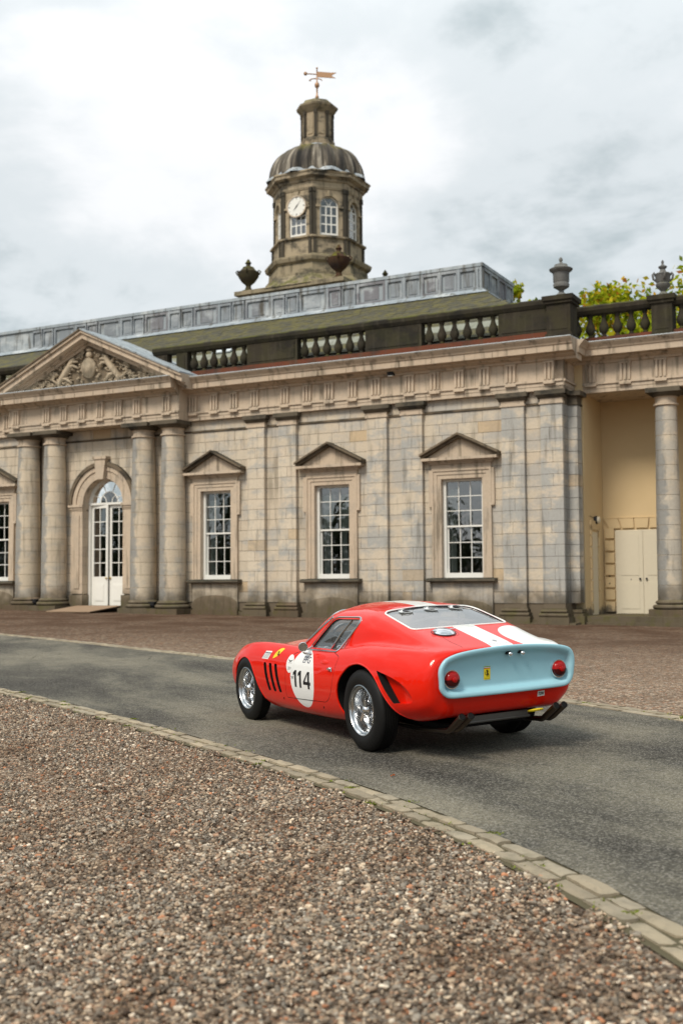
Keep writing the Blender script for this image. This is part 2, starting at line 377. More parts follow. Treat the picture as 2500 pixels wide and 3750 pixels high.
pos = g.add('ShaderNodeNewGeometry').outputs['Position']; oi = g.add('ShaderNodeObjectInfo').outputs['Random']
c = g.ramp(oi, [(0, (.31, .255, .17)), (.3, (.41, .335, .23)), (.6, (.27, .22, .15)), (1, (.36, .305, .22))])
c = g.mix(g.math('MULTIPLY', g.sstep(g.noise(pos, 7, 6, .7), .42, .68), .6), c, (.17, .145, .10))
c = g.mix(g.math('MULTIPLY', g.sstep(g.noise(pos, 3.5, 5, .7), .60, .72), .4), c, (.17, .165, .07))
bsdf(g, out, c, .85, 0, g.noise(pos, 38, 6, .7), .6, .02); M['sett'] = m
M['moss'] = plain('moss_green', (.17, .20, .025), .9)
M['bed'] = plain('kerb_bedding_soil', (.10, .085, .05), .95)

def axis(a, b, step, far):
    mid = np.arange(a, b+1e-6, step); ext = np.array([2, 6, 14, 30, 70, 160, 400, far])
    return np.concatenate([a-ext[::-1], mid, b+ext])
gx, gy = axis(-26, 26, .5, 900), axis(-8, 56, .5, 900)
X, Y = np.meshgrid(gx, gy); Z = gz(X, Y)-.014
nx, ny = len(gx), len(gy)
gv = np.stack([X.ravel(), Y.ravel(), Z.ravel()], 1).tolist()
gf = [(j*nx+i, j*nx+i+1, (j+1)*nx+i+1, (j+1)*nx+i) for j in range(ny-1) for i in range(nx-1)]
kind(mk('ground', gv, gf, M['gravel'], smooth=True), 'structure')
def strip(name, A, B, m, nseg, dz):
    """sheet between two curves A and B, draped on the ground"""
    n = min(len(A), len(B))
    ia = np.linspace(0, len(A)-1, n); ib = np.linspace(0, len(B)-1, n)
    A2 = np.stack([np.interp(ia, range(len(A)), A[:, k]) for k in (0, 1)], 1); B2 = np.stack([np.interp(ib, range(len(B)), B[:, k]) for k in (0, 1)], 1)
    v = []; f = []
    for i in range(n):
        for k in range(nseg+1):
            p = A2[i]*(1-k/nseg)+B2[i]*k/nseg; v.append((p[0], p[1], gzf(*p)+dz))
    for i in range(n-1):
        for k in range(nseg):
            a = i*(nseg+1)+k; f.append((a, a+1, a+nseg+2, a+nseg+1))
    return kind(mk(name, v, f, m, smooth=True), 'structure')
strip('road', NI[::3], FI[::3], M['asphalt'], 14, .004)
# ---- setts along both edges of the drive
def sett_mesh(seed):
    rg = random.Random(seed); bm = bmesh.new(); bmesh.ops.create_grid(bm, x_segments=3, y_segments=3, size=.5)
    for v in bm.verts:
        e = max(abs(v.co.x), abs(v.co.y))
        corner = abs(v.co.x) > .45 and abs(v.co.y) > .45
        v.co.z = rg.uniform(-.10, .14) if e < .4 else rg.uniform(-.32, -.05)
        if corner: v.co.x *= rg.uniform(.94, 1.0); v.co.y *= rg.uniform(.88, 1.0)
        v.co.x += rg.uniform(-.016, .016); v.co.y += rg.uniform(-.035, .035)
    bord = [e for e in bm.edges if len(e.link_faces) == 1]
    r = bmesh.ops.extrude_edge_only(bm, edges=bord)
    for v in [x for x in r['geom'] if isinstance(x, bmesh.types.BMVert)]: v.co.z = -1.6
    bmesh.ops.recalc_face_normals(bm, faces=bm.faces)
    me = bpy.data.meshes.new('sett_stone'); bm.to_mesh(me); bm.free(); me.materials.append(M['sett'])
    me.polygons.foreach_set('use_smooth', [True]*len(me.polygons)); me.set_sharp_from_angle(angle=R(30)); return me
SETT = [sett_mesh(i) for i in range(9)]
moss_pts = []
def kerb(name, C, nv, dv, i0, i1, rows, width, lmin, lmax, label_seed):
    rg = random.Random(label_seed)
    A = C+nv*(-.01); B = C+nv*(rows*width+.03)
    k = strip(name, A[i0:i1], B[i0:i1], M['bed'], 2, -.002)
    Ls = np.concatenate([[0], np.cumsum(np.linalg.norm(np.diff(C, axis=0), axis=1))])
    for r in range(rows):
        s = Ls[i0]+rg.uniform(0, .2)
        while s < Ls[i1]-.1:
            ln = rg.uniform(lmin, lmax)
            t = np.interp(s+ln/2, Ls, range(len(C))); i = int(t); q = C[i]*(1-(t-i))+C[min(i+1, len(C)-1)]*(t-i)
            p = q+nv[i]*(width*(r+.5)+rg.uniform(-.008, .008))
            o = inst('sett_stone', rg.choice(SETT), k, (p[0], p[1], gzf(*p)+.013+rg.uniform(-.006, .006)), (ln-rg.uniform(.018, .036), width-rg.uniform(.012, .026), .032),
                 (math.atan2(.0396*.6, 1)*0, 0, math.atan2(dv[i][1], dv[i][0])+rg.uniform(-.04, .04)+(PI if rg.random() < .5 else 0)))
            if rg.random() < .42: moss_pts.append((C[i]+dv[i]*rg.uniform(-.1, .1)+nv[i]*width*(r+rg.choice([0, 1, 1])), rg.random()))
            s += ln
    return k
def idx(C, lo, hi):
    ii = [i for i in range(len(C)) if lo < C[i][1] < hi]; return ii[0], ii[-1]
kerb('near_kerb', NI, nN, dN, *idx(NI, 3.0, 21), 2, .108, .20, .38, 3)
kerb('far_kerb', FI, nF, dF, *idx(FI, 6.5, 33), 2, .13, .24, .44, 5)
# moss and small weeds between the setts
rg = random.Random(11); mb = MB()
for (p, q) in moss_pts:
    if p[1] > 20: continue
    for k in range(rg.randint(8, 34) if q > .5 else 5):
        a = rg.uniform(0, 2*PI); rr = rg.uniform(0, .055); x, y = p[0]+rr*math.cos(a), p[1]+rr*math.sin(a)*.8
        z = gzf(x, y)+.006; hgt = rg.uniform(.006, .018)+(.018 if q > .95 else 0); wd = rg.uniform(.004, .010); b = rg.uniform(0, PI)
        dx, dy = wd*math.cos(b), wd*math.sin(b); lx, ly = rg.uniform(-.015, .015), rg.uniform(-.015, .015)
        mb.add([(x-dx, y-dy, z), (x+dx, y+dy, z), (x+lx+dy*.6, y+ly, z+hgt), (x+lx, y+ly+dx*.6, z+hgt*.8)], [(0, 1, 2, 3)])
o = mb.build('moss', M['moss']); kind(o, 'stuff'); tag(o, 'green moss and small weeds in the joints of the kerb setts', 'moss')
# ---- loose pebbles on the near gravel: geometry nodes instances
from mathutils import noise as mn
NOc = NI+nN*.222
def side(x, y):
    i = int(np.argmin((NOc[:, 0]-x)**2+(NOc[:, 1]-y)**2)); return (x-NOc[i][0])*nN[i][0]+(y-NOc[i][1])*nN[i][1]
pv = {}; pverts = []; pf = []; dens = []
def pid(i, j):
    if (i, j) not in pv:
        x, y = i*.2, j*.2; pv[(i, j)] = len(pverts); pverts.append((x, y, gzf(x, y)+.001))
        d = math.hypot(x, y); q1, q2 = x*.88+y*.47, -x*.47+y*.88; nz = .55*mn.fractal(Vector((q1*2.3, q2*.45, 3.3)), 1, 2, 4)+.6*mn.fractal(Vector((x*1.1, y*1.1, 7.3)), 1, 2, 4)
        patch = min(1.1, max(.30, .72+nz*1.1)); dens.append(patch*5200*min(1.0, (5.5/max(d, .1))**1.0))
    return pv[(i, j)]
for j in range(13, 84):
    y = j*.2
    for i in range(-34, 14):
        x = i*.2
        if abs(x+.1) > .34*y+.5: continue
        if side(x+.1, y+.1) > -.02: pf.append((pid(i, j), pid(i+1, j), pid(i+1, j+1), pid(i, j+1)))
pb = mk('gravel_pebbles', pverts, pf, M['pebble']); kind(pb, 'stuff'); tag(pb, 'loose multicoloured pebbles covering the near gravel forecourt', 'gravel')
at = pb.data.attributes.new('dens', 'FLOAT', 'POINT'); at.data.foreach_set('value', dens)
ng = bpy.data.node_groups.new('pebbles', 'GeometryNodeTree')
ng.interface.new_socket('Geometry', in_out='INPUT', socket_type='NodeSocketGeometry'); ng.interface.new_socket('Geometry', in_out='OUTPUT', socket_type='NodeSocketGeometry')
g = NT(ng); gi = g.add('NodeGroupInput'); go = g.add('NodeGroupOutput')
da = g.add('GeometryNodeInputNamedAttribute', {'Name': 'dens'}, data_type='FLOAT')
dp = g.add('GeometryNodeDistributePointsOnFaces', {'Mesh': gi.outputs[0], 'Density': da.outputs[0], 'Seed': 4})
ico = g.add('GeometryNodeMeshIcoSphere', {'Radius': 1.0, 'Subdivisions': 2})
nv = g.add('ShaderNodeTexNoise', {'Scale': .9, 'Detail': 1.0}, noise_dimensions='3D')
off = g.add('ShaderNodeVectorMath', {0: nv.outputs['Color'], 1: (.5, .5, .5)}, operation='SUBTRACT')
off2 = g.add('ShaderNodeVectorMath', {0: off.outputs[0], 1: (1.3, 1.3, 1.3)}, operation='MULTIPLY')
spn = g.add('GeometryNodeSetPosition', {'Geometry': ico.outputs[0], 'Offset': off2.outputs[0]})
ssm = g.add('GeometryNodeSetShadeSmooth', {'Geometry': spn.outputs[0]})
smt = g.add('GeometryNodeSetMaterial', {'Geometry': ssm.outputs[0], 'Material': M['pebble']})
def rnd(typ, a, b, seed):
    nd = g.add('FunctionNodeRandomValue', data_type=typ)
    ss = [s for s in nd.inputs if s.enabled]; ss[0].default_value = a; ss[1].default_value = b; ss[-1].default_value = seed
    return [s for s in nd.outputs if s.enabled][0]
rot = rnd('FLOAT_VECTOR', (-.35, -.35, 0), (.35, .35, 6.283), 2)
sca = rnd('FLOAT_VECTOR', (.0045, .0035, .0030), (.0124, .0098, .0078), 3)
big = rnd('FLOAT', 0.0, 1.0, 9)
bf = g.math('MULTIPLY_ADD', g.math('POWER', big, 7.0), 1.2, .85)
sc2 = g.add('ShaderNodeVectorMath', {0: sca, 'Scale': bf}, operation='SCALE').outputs[0]
iop = g.add('GeometryNodeInstanceOnPoints', {'Points': dp.outputs[0], 'Instance': smt.outputs[0], 'Rotation': rot, 'Scale': sc2})
last = iop.outputs[0]
for nm, sd in (('pc', 21), ('pd', 22)):
    st = g.add('GeometryNodeStoreNamedAttribute', {'Geometry': last, 'Name': nm}, data_type='FLOAT', domain='INSTANCE')
    g.l.new(rnd('FLOAT', 0.0, 1.0, sd), [s for s in st.inputs if s.name == 'Value' and s.enabled][0]); last = st.outputs[0]
g.l.new(last, go.inputs[0])
md = pb.modifiers.new('pebbles', 'NODES'); md.node_group = ng
# ================================================================ building (local frame: x along facade, y into the building, z up)
B = empty('stable_pavilion', (P0.x, P0.y, 0), (0, 0, BANG))
tag(B, 'long sandstone classical pavilion with pedimented entrance, sash windows and balustrade', 'building')
rb = random.Random(5)
UB = unit_box('ashlar_block', M['ashlar']); UP = unit_box('pilaster_block', M['pil'])
def gb(u):                               # ground height at the facade foot
    return .26-.0148*(min(max(u, -12), 24)-1)
UL, UR = -9.0, 17.55
WIN = [(-5.27, 1.30), (4.95, 1.25), (9.51, 1.29), (14.05, 1.36)]      # centre, width of the sash opening
WZ0, WZ1 = 1.40, 4.46
CRS = .3475
COURSES = [(.62+i*CRS, .62+(i+1)*CRS) for i in range(17)]             # up to 6.53
holes = [(c-w/2-.02, c+w/2+.02, WZ0-.02, WZ1+.02) for c, w in WIN]+[(-.95, .95, 0, 5.16)]
# --- backing wall with real openings
wb = MB(); us = sorted([UL, 17.3]+[h[0] for h in holes]+[h[1] for h in holes])
for a, b in zip(us[:-1], us[1:]):
    mid = (a+b)/2; hh = [h for h in holes if h[0] < mid < h[1]]
    if hh:
        h = hh[0]
        if h[2] > .1: wb.box((a, .012, -.4), (b, .55, h[2]))
        wb.box((a, .012, h[3]), (b, .55, 8.3))
    else: wb.box((a, .012, -.4), (b, .55, 8.3))
wall = wb.build('wall', M['mortar'], B)

PIL = [(6.335, 7.008), (7.553, 8.236), (10.858, 11.572), (12.076, 12.796), (15.405, 16.123), (16.626, 17.30)]
# --- ashlar: (visible size, u0,u1,z0,z1); the largest 300 become parts, the rest one joined part
blocks = []
def course_cut(u0, u1, z0, z1):
    segs = [(u0, u1)]
    for h in holes:
        if min(z1, h[3])-max(z0, h[2]) > .04:
            n = []
            for a, b in segs:
                if h[1] <= a or h[0] >= b: n.append((a, b))
                else:
                    if h[0]-a > .05: n.append((a, h[0]))
                    if b-h[1] > .05: n.append((h[1], b))
            segs = n
    return segs
def ashlar(u0, u1, courses, lo=.55, hi=1.0):
    for ci, (z0, z1) in enumerate(courses):
        for a, b in course_cut(u0, u1, z0, z1):
            t = a
            first = True
            while t < b-.02:
                ln = rb.uniform(lo, hi)*(.55 if first and ci % 2 else 1); first = False
                e = t+ln
                if b-e < .28: e = b
                blocks.append((t, e, z0, z1)); t = e
for a, b in [(UL, -3.2), (-3.0, 3.2), (3.2, 6.335), (7.008, 7.553), (8.236, 10.858), (11.572, 12.076), (12.796, 15.405), (16.123, 16.626)]:
    ashlar(a, b, COURSES+[(6.60, 6.94)])
def weight(bk): return (bk[1]-bk[0])*(bk[3]-bk[2])*(1+.03*bk[0])
blocks.sort(key=weight, reverse=True)
rest = MB()
for i, (a, b, z0, z1) in enumerate(blocks):
    d = rb.uniform(0, .006); dep = .05
    if i < 300: inst('ashlar_block', UB, wall, ((a+b)/2, dep/2-.012-d, (z0+z1)/2), (b-a-.011, dep, z1-z0-.012))
    else: rest.box((a+.0065, -.012-d, z0+.007), (b-.0065, .04, z1-.007))
if rest.v: kind(rest.build('ashlar_block', M['ashlar'], wall), 'stuff')
# plinth courses of the wall foot
mb = MB()
for a, b in [(UL, -3.9), (3.95, 6.2), (8.35, 10.75), (12.9, 15.3), (6.2, 8.35), (10.75, 12.9), (15.3, 17.4)]:
    t = a
    while t < b-.05:
        e = min(b, t+rb.uniform(.8, 1.3)); mb.box((t+.004, -.10-rb.uniform(0, .01), -.3), (e-.004, .1, gb(t)+.12+rb.uniform(-.01, .01))); t = e
mb.build('wall_plinth', M['base'], wall)
# neck string course
mb = MB()
for a, b in [(UL, -3.95), (-1.5, 1.7), (3.95, 6.3), (7.03, 7.53), (8.26, 10.83), (11.6, 12.05), (12.82, 15.38), (16.15, 16.6)]:
    MB().box((a, -.055, 6.535), (b, .05, 6.595)).build('string_course', M['trimdark'], wall)
# --- pilasters
def pilaster(u0, u1, v0=-.17, side=.17):
    zc = gb(u0)
    core = MB().box((u0+.012, v0+.012, zc), (u1-.012, .02, 6.55)).build('pilaster', M['mortar'], B)
    for ci, (z0, z1) in enumerate(COURSES+[(6.53, 6.55)]):
        if z1-z0 < .1: continue
        cuts = [u0, u1] if (ci % 2 or rb.random() < .15) else [u0, u0+(u1-u0)*rb.uniform(.4, .6), u1]
        for a, b in zip(cuts[:-1], cuts[1:]):
            inst('pilaster_block', UP, core, ((a+b)/2, (v0+0)/2+rb.uniform(-.003, .003), (z0+z1)/2), (b-a-.010, -v0, z1-z0-.011))
    mb = MB()                                                  # base: plinth, two rolls
    mb.box((u0-.13, v0-.14, zc-.3), (u1+.13, .0, zc+.20))
    for z, r, o_ in ((zc+.255, .055, .10), (zc+.37, .045, .055)):
        prof = [(v0-o_-r*math.cos(t), z+r*math.sin(t)) for t in np.linspace(-PI/2, PI/2, 7)]
        mb.prism([(0, z-r)]+prof+[(0, z+r)], 0, u0-o_, u1+o_)
    mb.box((u0-.05, v0-.05, zc+.31), (u1+.05, 0, zc+.33)); mb.box((u0-.02, v0-.02, zc+.41), (u1+.02, 0, zc+.46))
    mb.build('pilaster_base', M['base'], core)
    mb = MB()                                                  # capital
    mb.box((u0-.035, v0-.035, 6.53), (u1+.035, 0, 6.59)); mb.box((u0-.004, v0-.004, 6.59), (u1+.004, 0, 6.70))
    mb.build('pilaster_neck', M['trim'], core)
    mb = MB()
    mb.prism([(0, 6.70), (v0-.03, 6.70), (v0-.10, 6.78), (v0-.10, 6.80), (0, 6.80)], 0, u0-.07, u1+.07)
    mb.box((u0-.13, v0-.13, 6.80), (u1+.13, 0, 6.935))
    k = u0-.06
    while k < u1+.03: mb.box((k, v0-.112, 6.775), (k+.045, v0-.05, 6.815)); k += .085
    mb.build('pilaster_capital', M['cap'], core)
    return core
for a, b in PIL: pilaster(a, b)
# corner: return face of the last pilaster and a stepped-back pier
core = MB().box((16.64, -.15, -.3), (17.285, 1.0, 6.9)).build('corner_pier', M['mortar'], B)
for z0, z1 in COURSES:
    inst('pilaster_block', UP, core, (17.15, .11, (z0+z1)/2), (.30, .52, z1-z0-.013))
    inst('pilaster_block', UP, core, (17.44, .62, (z0+z1)/2), (.28, .46, z1-z0-.013))
mb = MB().box((16.9, -.2, -.3), (17.44, .52, gb(17)+.20)).box((17.2, .28, -.3), (17.72, .95, gb(17)+.22))
for z, o_ in ((.255, .10), (.37, .055)): mb.box((17.0, -.15, gb(17)+z-.05), (17.3+o_, .5, gb(17)+z+.05)).box((17.2, .39-o_, gb(17)+z-.045), (17.58+o_, .9, gb(17)+z+.045))
mb.build('pier_base', M['base'], core)
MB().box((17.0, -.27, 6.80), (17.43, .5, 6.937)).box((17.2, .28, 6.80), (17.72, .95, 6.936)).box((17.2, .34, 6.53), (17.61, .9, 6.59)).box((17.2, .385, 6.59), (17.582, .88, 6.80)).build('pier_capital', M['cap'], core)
MB().box((16.0, -.28, -.5), (17.62, 1.4, .06)).build('pier_footing', M['base'], core)
# --- engaged columns of the entrance
def column(u, v, r0, r1, z0, name='column', wide=True):
    core = MB().lathe([(r0-.012, z0+.45), (r0-.012, 2.6), (r1-.012, 6.45)], (u, v, 0), 32).build(name, M['mortar'], B, True)
    zt = 6.42; n = 13; zb = z0+.46
    def rad(z):
        t = (z-zb)/(zt-zb); return r0-(r0-r1)*max(0, (t-.28)/.72)**1.25
    for k in range(n):
        a = zb+(zt-zb)*k/n; b = zb+(zt-zb)*(k+1)/n
        mb = MB().lathe([(rad(a)-.012, a+.003), (rad(a), a+.009), (rad(b), b-.009), (rad(b)-.012, b-.003)], (0, 0, 0), 32)
        d = mb.build('column_drum', M['drum'], core, True, angle=25); d.location = (u, v, 0); d.rotation_euler.z = rb.uniform(0, 6)
    mb = MB(); w = r0+.17
    prof = [(w-.02, z0+.20)]
    for z, rr, o_ in ((z0+.265, .065, .11), (z0+.395, .045, .05)):
        prof += [(r0+o_+rr*math.cos(t)-.02, z+rr*math.sin(t)) for t in np.linspace(-PI/2, PI/2, 6)]+[(r0+.03, z+rr+.005)]
    prof.append((r0, z0+.47)); mb.lathe(prof, (u, v, 0), 32)
    mb.build('column_base', M['base'], core, True, angle=40)
    MB().box((u-w, v-w, z0-.3), (u+w, v+w, z0+.195)).build('column_plinth', M['base'], core)
    MB().lathe([(r1, 6.42), (r1+.05, 6.44), (r1+.05, 6.49), (r1, 6.51), (r1, 6.66), (r1+.04, 6.69)], (u, v, 0), 32).build('column_neck', M['trim'], core, True, angle=40)
    mb = MB().lathe([(r1+.03, 6.69), (r1+.06, 6.70), (r1+.15, 6.775), (r1+.16, 6.80)], (u, v, 0), 32); q = r1+.19
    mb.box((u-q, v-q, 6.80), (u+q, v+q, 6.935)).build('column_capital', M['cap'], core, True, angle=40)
    return core
for u in (-3.35, -2.07, 2.07, 3.35): column(u, -.34, .465, .385, gb(u)-.02)
# --- entablature
ENT = [(0, 6.94), (-.19, 6.94), (-.19, 7.055), (-.205, 7.06), (-.205, 7.17), (-.25, 7.18), (-.25, 7.245), (-.19, 7.25), (-.19, 7.80), (-.25, 7.81), (-.27, 7.87), (-.40, 7.93), (-.42, 7.97), (-.66, 7.985), (-.67, 8.165), (-.70, 8.18), (-.72, 8.22), (-.82, 8.33), (-.83, 8.36), (.3, 8.40)]
def entab(name, u0, u1, dv, miter0=None, miter1=None, skip=0):
    """profile swept along the facade in stone-length pieces"""
    p = [(a+dv, z) for a, z in ENT]; mb = MB()
    mb.prism(p[:9]+[(.3, 7.80)], 0, u0, u1) if False else None
    o = MB().prism([(.3, 6.94)]+p[1:9]+[(.3, 7.80)], 0, u0, u1).build(name, M['trim'], B)
    MB().prism([(.3, 7.801)]+[(a, z+.001) for a, z in p[8:19]]+[(.3, 8.40)], 0, u0-skip, u1+(.0 if miter1 is None else miter1)).build('cornice', M['trim'], o)
    MB().prism([(.3, 8.401), (-.80+dv, 8.362), (-.845+dv, 8.362), (-.845+dv, 8.385), (.3, 8.43)], 0, u0-skip, u1+(0 if miter1 is None else miter1)).build('lead_flashing', M['leadwhite'], o)
    mj = MB(); t = u0+.5
    while t < u1-.2:
        mj.box((t, -.193+dv, 6.945), (t+.010, -.15+dv, 7.17)); mj.box((t+.37, -.1925+dv, 7.25), (t+.379, -.15+dv, 7.80)); mj.box((t+.2, -.674+dv, 7.99), (t+.21, -.6+dv, 8.16)); t += rb.uniform(.8, 1.15)
    kind(mj.build('joints', M['mortar'], o), 'stuff')
    return o
TRI = MB()                                # one triglyph: three fillets, base band, guttae
for k in (-1, 0, 1): TRI.prism([(-.042+.118*k, 0), (-.034+.118*k, -.085), (.034+.118*k, -.085), (.042+.118*k, 0)], 2, 7.25, 7.74)
TRI.box((-.165, -.022, 7.25), (.165, 0, 7.795)); TRI.box((-.175, -.095, 7.74), (.175, 0, 7.795)); TRI.box((-.175, -.11, 7.115), (.175, -.02, 7.175))
tri0 = TRI.build('triglyph', M['trim'], None); TRIM = tri0.data; bpy.data.objects.remove(tri0)
Em = entab('entablature', 3.9, 17.36, 0, miter1=.42)
for u in (4.138, 5.012, 5.823, 6.663, 7.847, 8.709, 9.541, 10.386, 11.233, 12.413, 13.281, 14.093, 14.914, 15.75, 16.949): inst('triglyph', TRIM, Em, (u, -.19, 0))
# frieze panels between triglyphs: visible vertical joints
Et = entab('entablature', UL, -3.9, 0)
for u in (-4.6, -5.4, -6.2, -7.0): inst('triglyph', TRIM, Et, (u, -.19, 0))
Eb = entab('entablature', -3.93, 3.93, -.60)
for u in (-3.55, -2.05, -1.22, -.36, .48, 1.32, 2.15, 3.42): inst('triglyph', TRIM, Eb, (u, -.79, 0))
# return of the last entablature piece at the corner
mb = MB()
pr = [(-a+17.36-.19, z) for a, z in ENT[1:19]]
mb.prism([(16.9, 6.941)]+pr+[(16.9, 8.39)], 1, -.19, 1.2)
mb.build('entablature', M['trim'], B)
# --- entrance pediment
PH, PX, PZ = 1.96, 4.40, 8.38             # rise, half-width, springing
ped = MB().add([(-PX+.5, -.79, PZ), (PX-.5, -.79, PZ), (0, -.79, PZ+PH*.92)], [(0, 1, 2)]).add([(-PX+.5, 1.3, PZ), (PX-.5, 1.3, PZ), (0, 1.3, PZ+PH*.92)], [(0, 2, 1)]).build('pediment', M['trim'], B)
def rake(sx, band, m, nm):
    mb = MB()
    for (o0, o1, v0) in band:              # offsets normal to the slope, front v
        L_ = math.hypot(PX, PH); ux, uz = PX/L_, PH/L_; nx_, nz_ = -uz, ux
        def pt(t, o_): return (sx*(PX-ux*t*L_-(-nx_)*o_*-1*0+uz*o_*0), PZ+uz*t*L_+0)
        a0 = (sx*(PX), PZ+o0/ux); a1 = (0, PZ+PH+o0/ux); b1 = (0, PZ+PH+o1/ux); b0 = (sx*PX, PZ+o1/ux)
        poly = [a0, a1, b1, b0] if sx < 0 else [a1, a0, b0, b1]
        mb.prism(poly, 1, v0, 1.3)
    return mb.build(nm, m, ped)
for sx in (-1, 1):
    rake(sx, [(-.40, -.30, -.92), (-.30, -.22, -1.04), (-.22, -.04, -1.28), (-.04, .05, -1.36)], M['trim'], 'raking_cornice')
    rake(sx, [(.05, .10, -1.41)], M['lead'] if sx > 0 else M['trimdark'], 'pediment_flashing')
# carved coat of arms
M['carv'] = stone('carved_stone', (.50, .41, .30), (.46, .37, .26), (.25, .22, .17), .6, greyamt=.6, topdark=.4)
mk('tympanum_shade', [(-PX+.75, -.793, PZ+.06), (PX-.75, -.793, PZ+.06), (0, -.793, PZ+PH*.84)], [(0, 1, 2)], M['trimdark'], ped)  # dark sheet behind the carving: shade of the recessed tympanum put into the colour
mb = MB(); V = -.79
sh = [(.34*math.cos(t)*(1 if math.sin(t) > -.2 else 1+.25*math.sin(t)), 9.18+.42*math.sin(t)) for t in np.linspace(0, 2*PI, 20, endpoint=False)]
mb.prism(sh, 1, V-.16, V); mb.prism([(x*.72, 9.18+(z-9.18)*.72) for x, z in sh], 1, V-.21, V)
mb.ball((0, V-.06, 9.74), (.15, .13, .17)); mb.ball((0, V-.06, 9.95), (.09, .09, .12)); mb.lathe([(.02, 9.86), (.16, 9.92), (.12, 10.0)], (0, V-.04, 0), 12)
rc = random.Random(3)
def scroll(cx, cz, r, turns, sgn, th):
    pts = [(cx+sgn*(r*(1-t/turns*.8))*math.cos(t*2*PI), V-.07, cz+(r*(1-t/turns*.8))*math.sin(t*2*PI)) for t in np.linspace(0, turns, int(9*turns)+2)]
    mb.tube(pts, [th*(1-.5*i/len(pts)) for i in range(len(pts))], 6)
for s in (-1, 1):
    # supporters: rearing beasts
    body = [(s*1.55, 8.62), (s*1.35, 8.85), (s*1.15, 9.1), (s*.95, 9.35), (s*.85, 9.58), (s*.7, 9.66)]
    mb.tube([(x, V-.1, z) for x, z in body], [.08, .13, .14, .13, .10, .07], 8)
    for a, b in (((s*1.3, 8.85), (s*.85, 8.62)), ((s*1.4, 8.8), (s*1.5, 8.48)), ((s*1.0, 9.3), (s*.5, 9.22)), ((s*.98, 9.35), (s*.55, 9.5))):
        mb.tube([(a[0], V-.1, a[1]), ((a[0]+b[0])/2, V-.16, (a[1]+b[1])/2+.08), (b[0], V-.1, b[1])], [.09, .07, .05], 6)
    mb.tube([(s*1.55, V-.08, 8.65), (s*1.85, V-.08, 8.85), (s*1.8, V-.08, 9.1), (s*1.62, V-.08, 9.15)], [.07, .05, .045, .04], 6)
    for k in range(40):
        x = rc.uniform(.25, 3.2); zmax = 8.55+(PH*.78)*(1-x/3.7); z = rc.uniform(8.52, max(8.56, zmax)); 
        if x < 1.6 and 8.8 < z < 9.5: continue
        scroll(s*x, z, rc.uniform(.07, .16), rc.uniform(.9, 1.5), rc.choice((-1, 1)), rc.uniform(.022, .042))
    for k in range(130):
        x = rc.uniform(.2, 3.35); zmax = 8.52+(PH*.74)*(1-x/3.75); z = rc.uniform(8.46, max(8.5, zmax))
        mb.ball((s*x, V-.04, z), (rc.uniform(.025, .075), rc.uniform(.05, .15), rc.uniform(.025, .075)), 6, 4)
o = mb.build('carved_coat_of_arms', M['carv'], ped, True); o.scale = (.93, 1, .87); o.location.z = 8.4*.13+.0
# --- entrance arch
def ring(r0, r1, v0, v1, zc, mat_, nm, par, n=22, joints=True, gap=.0015):
    for k in range(n if joints else 1):
        a0 = PI*k/n+gap if joints else 0; a1 = PI*(k+1)/n-gap if joints else PI; q = 4 if joints else 40
        t = np.linspace(a0, a1, q)
        poly = [(r0*math.cos(x), zc+r0*math.sin(x)) for x in t]+[(r1*math.cos(x), zc+r1*math.sin(x)) for x in t[::-1]]
        MB().prism(poly, 1, v0, v1).build(nm, mat_, par)
ZS = 4.20
arch = MB().box((-1.52, -.10, ZS-.235), (-.93, .12, ZS-.18)).box((.93, -.10, ZS-.235), (1.52, .12, ZS-.18)).box((-1.58, -.17, ZS-.10), (-.90, .3, ZS)).box((.90, -.17, ZS-.10), (1.58, .3, ZS)).box((-1.55, -.13, ZS-.18), (-.92, .25, ZS-.10)).box((.92, -.13, ZS-.18), (1.55, .25, ZS-.10)).build('door_arch', M['trim'], B)
ring(.93, 1.22, -.09, .30, ZS, M['trim'], 'arch_stone', arch, 11)
ring(1.22, 1.40, -.13, .0, ZS, M['trim'], 'arch_stone', arch, 11)
ring(1.40, 1.53, -.19, .0, ZS, M['trimdark'], 'arch_hood', arch, joints=False)
MB().prism([(-.16, ZS+.88), (.16, ZS+.88), (.27, ZS+1.70), (-.27, ZS+1.70)], 1, -.27, .1).box((-.31, -.31, ZS+1.62), (.31, .1, ZS+1.72)).build('keystone', M['trim'], arch)
for s in (-1, 1):
    z = .9
    a, b = sorted((s*.94, s*1.48))
    MB().box((a-.04, -.13, gb(0)-.2), (b+.04, .3, .86)).build('jamb_plinth', M['base'], arch)
    while z < 3.93:
        e = min(z+CRS, 3.965)
        MB().box((a, -.085, z+.003), (b, .28, e-.003)).build('jamb_stone', M['trim'], arch); z = e
    MB().box((a+.14, -.115, 1.1), (b-.14, -.08, 3.8)).build('jamb_panel', M['trim'], arch)
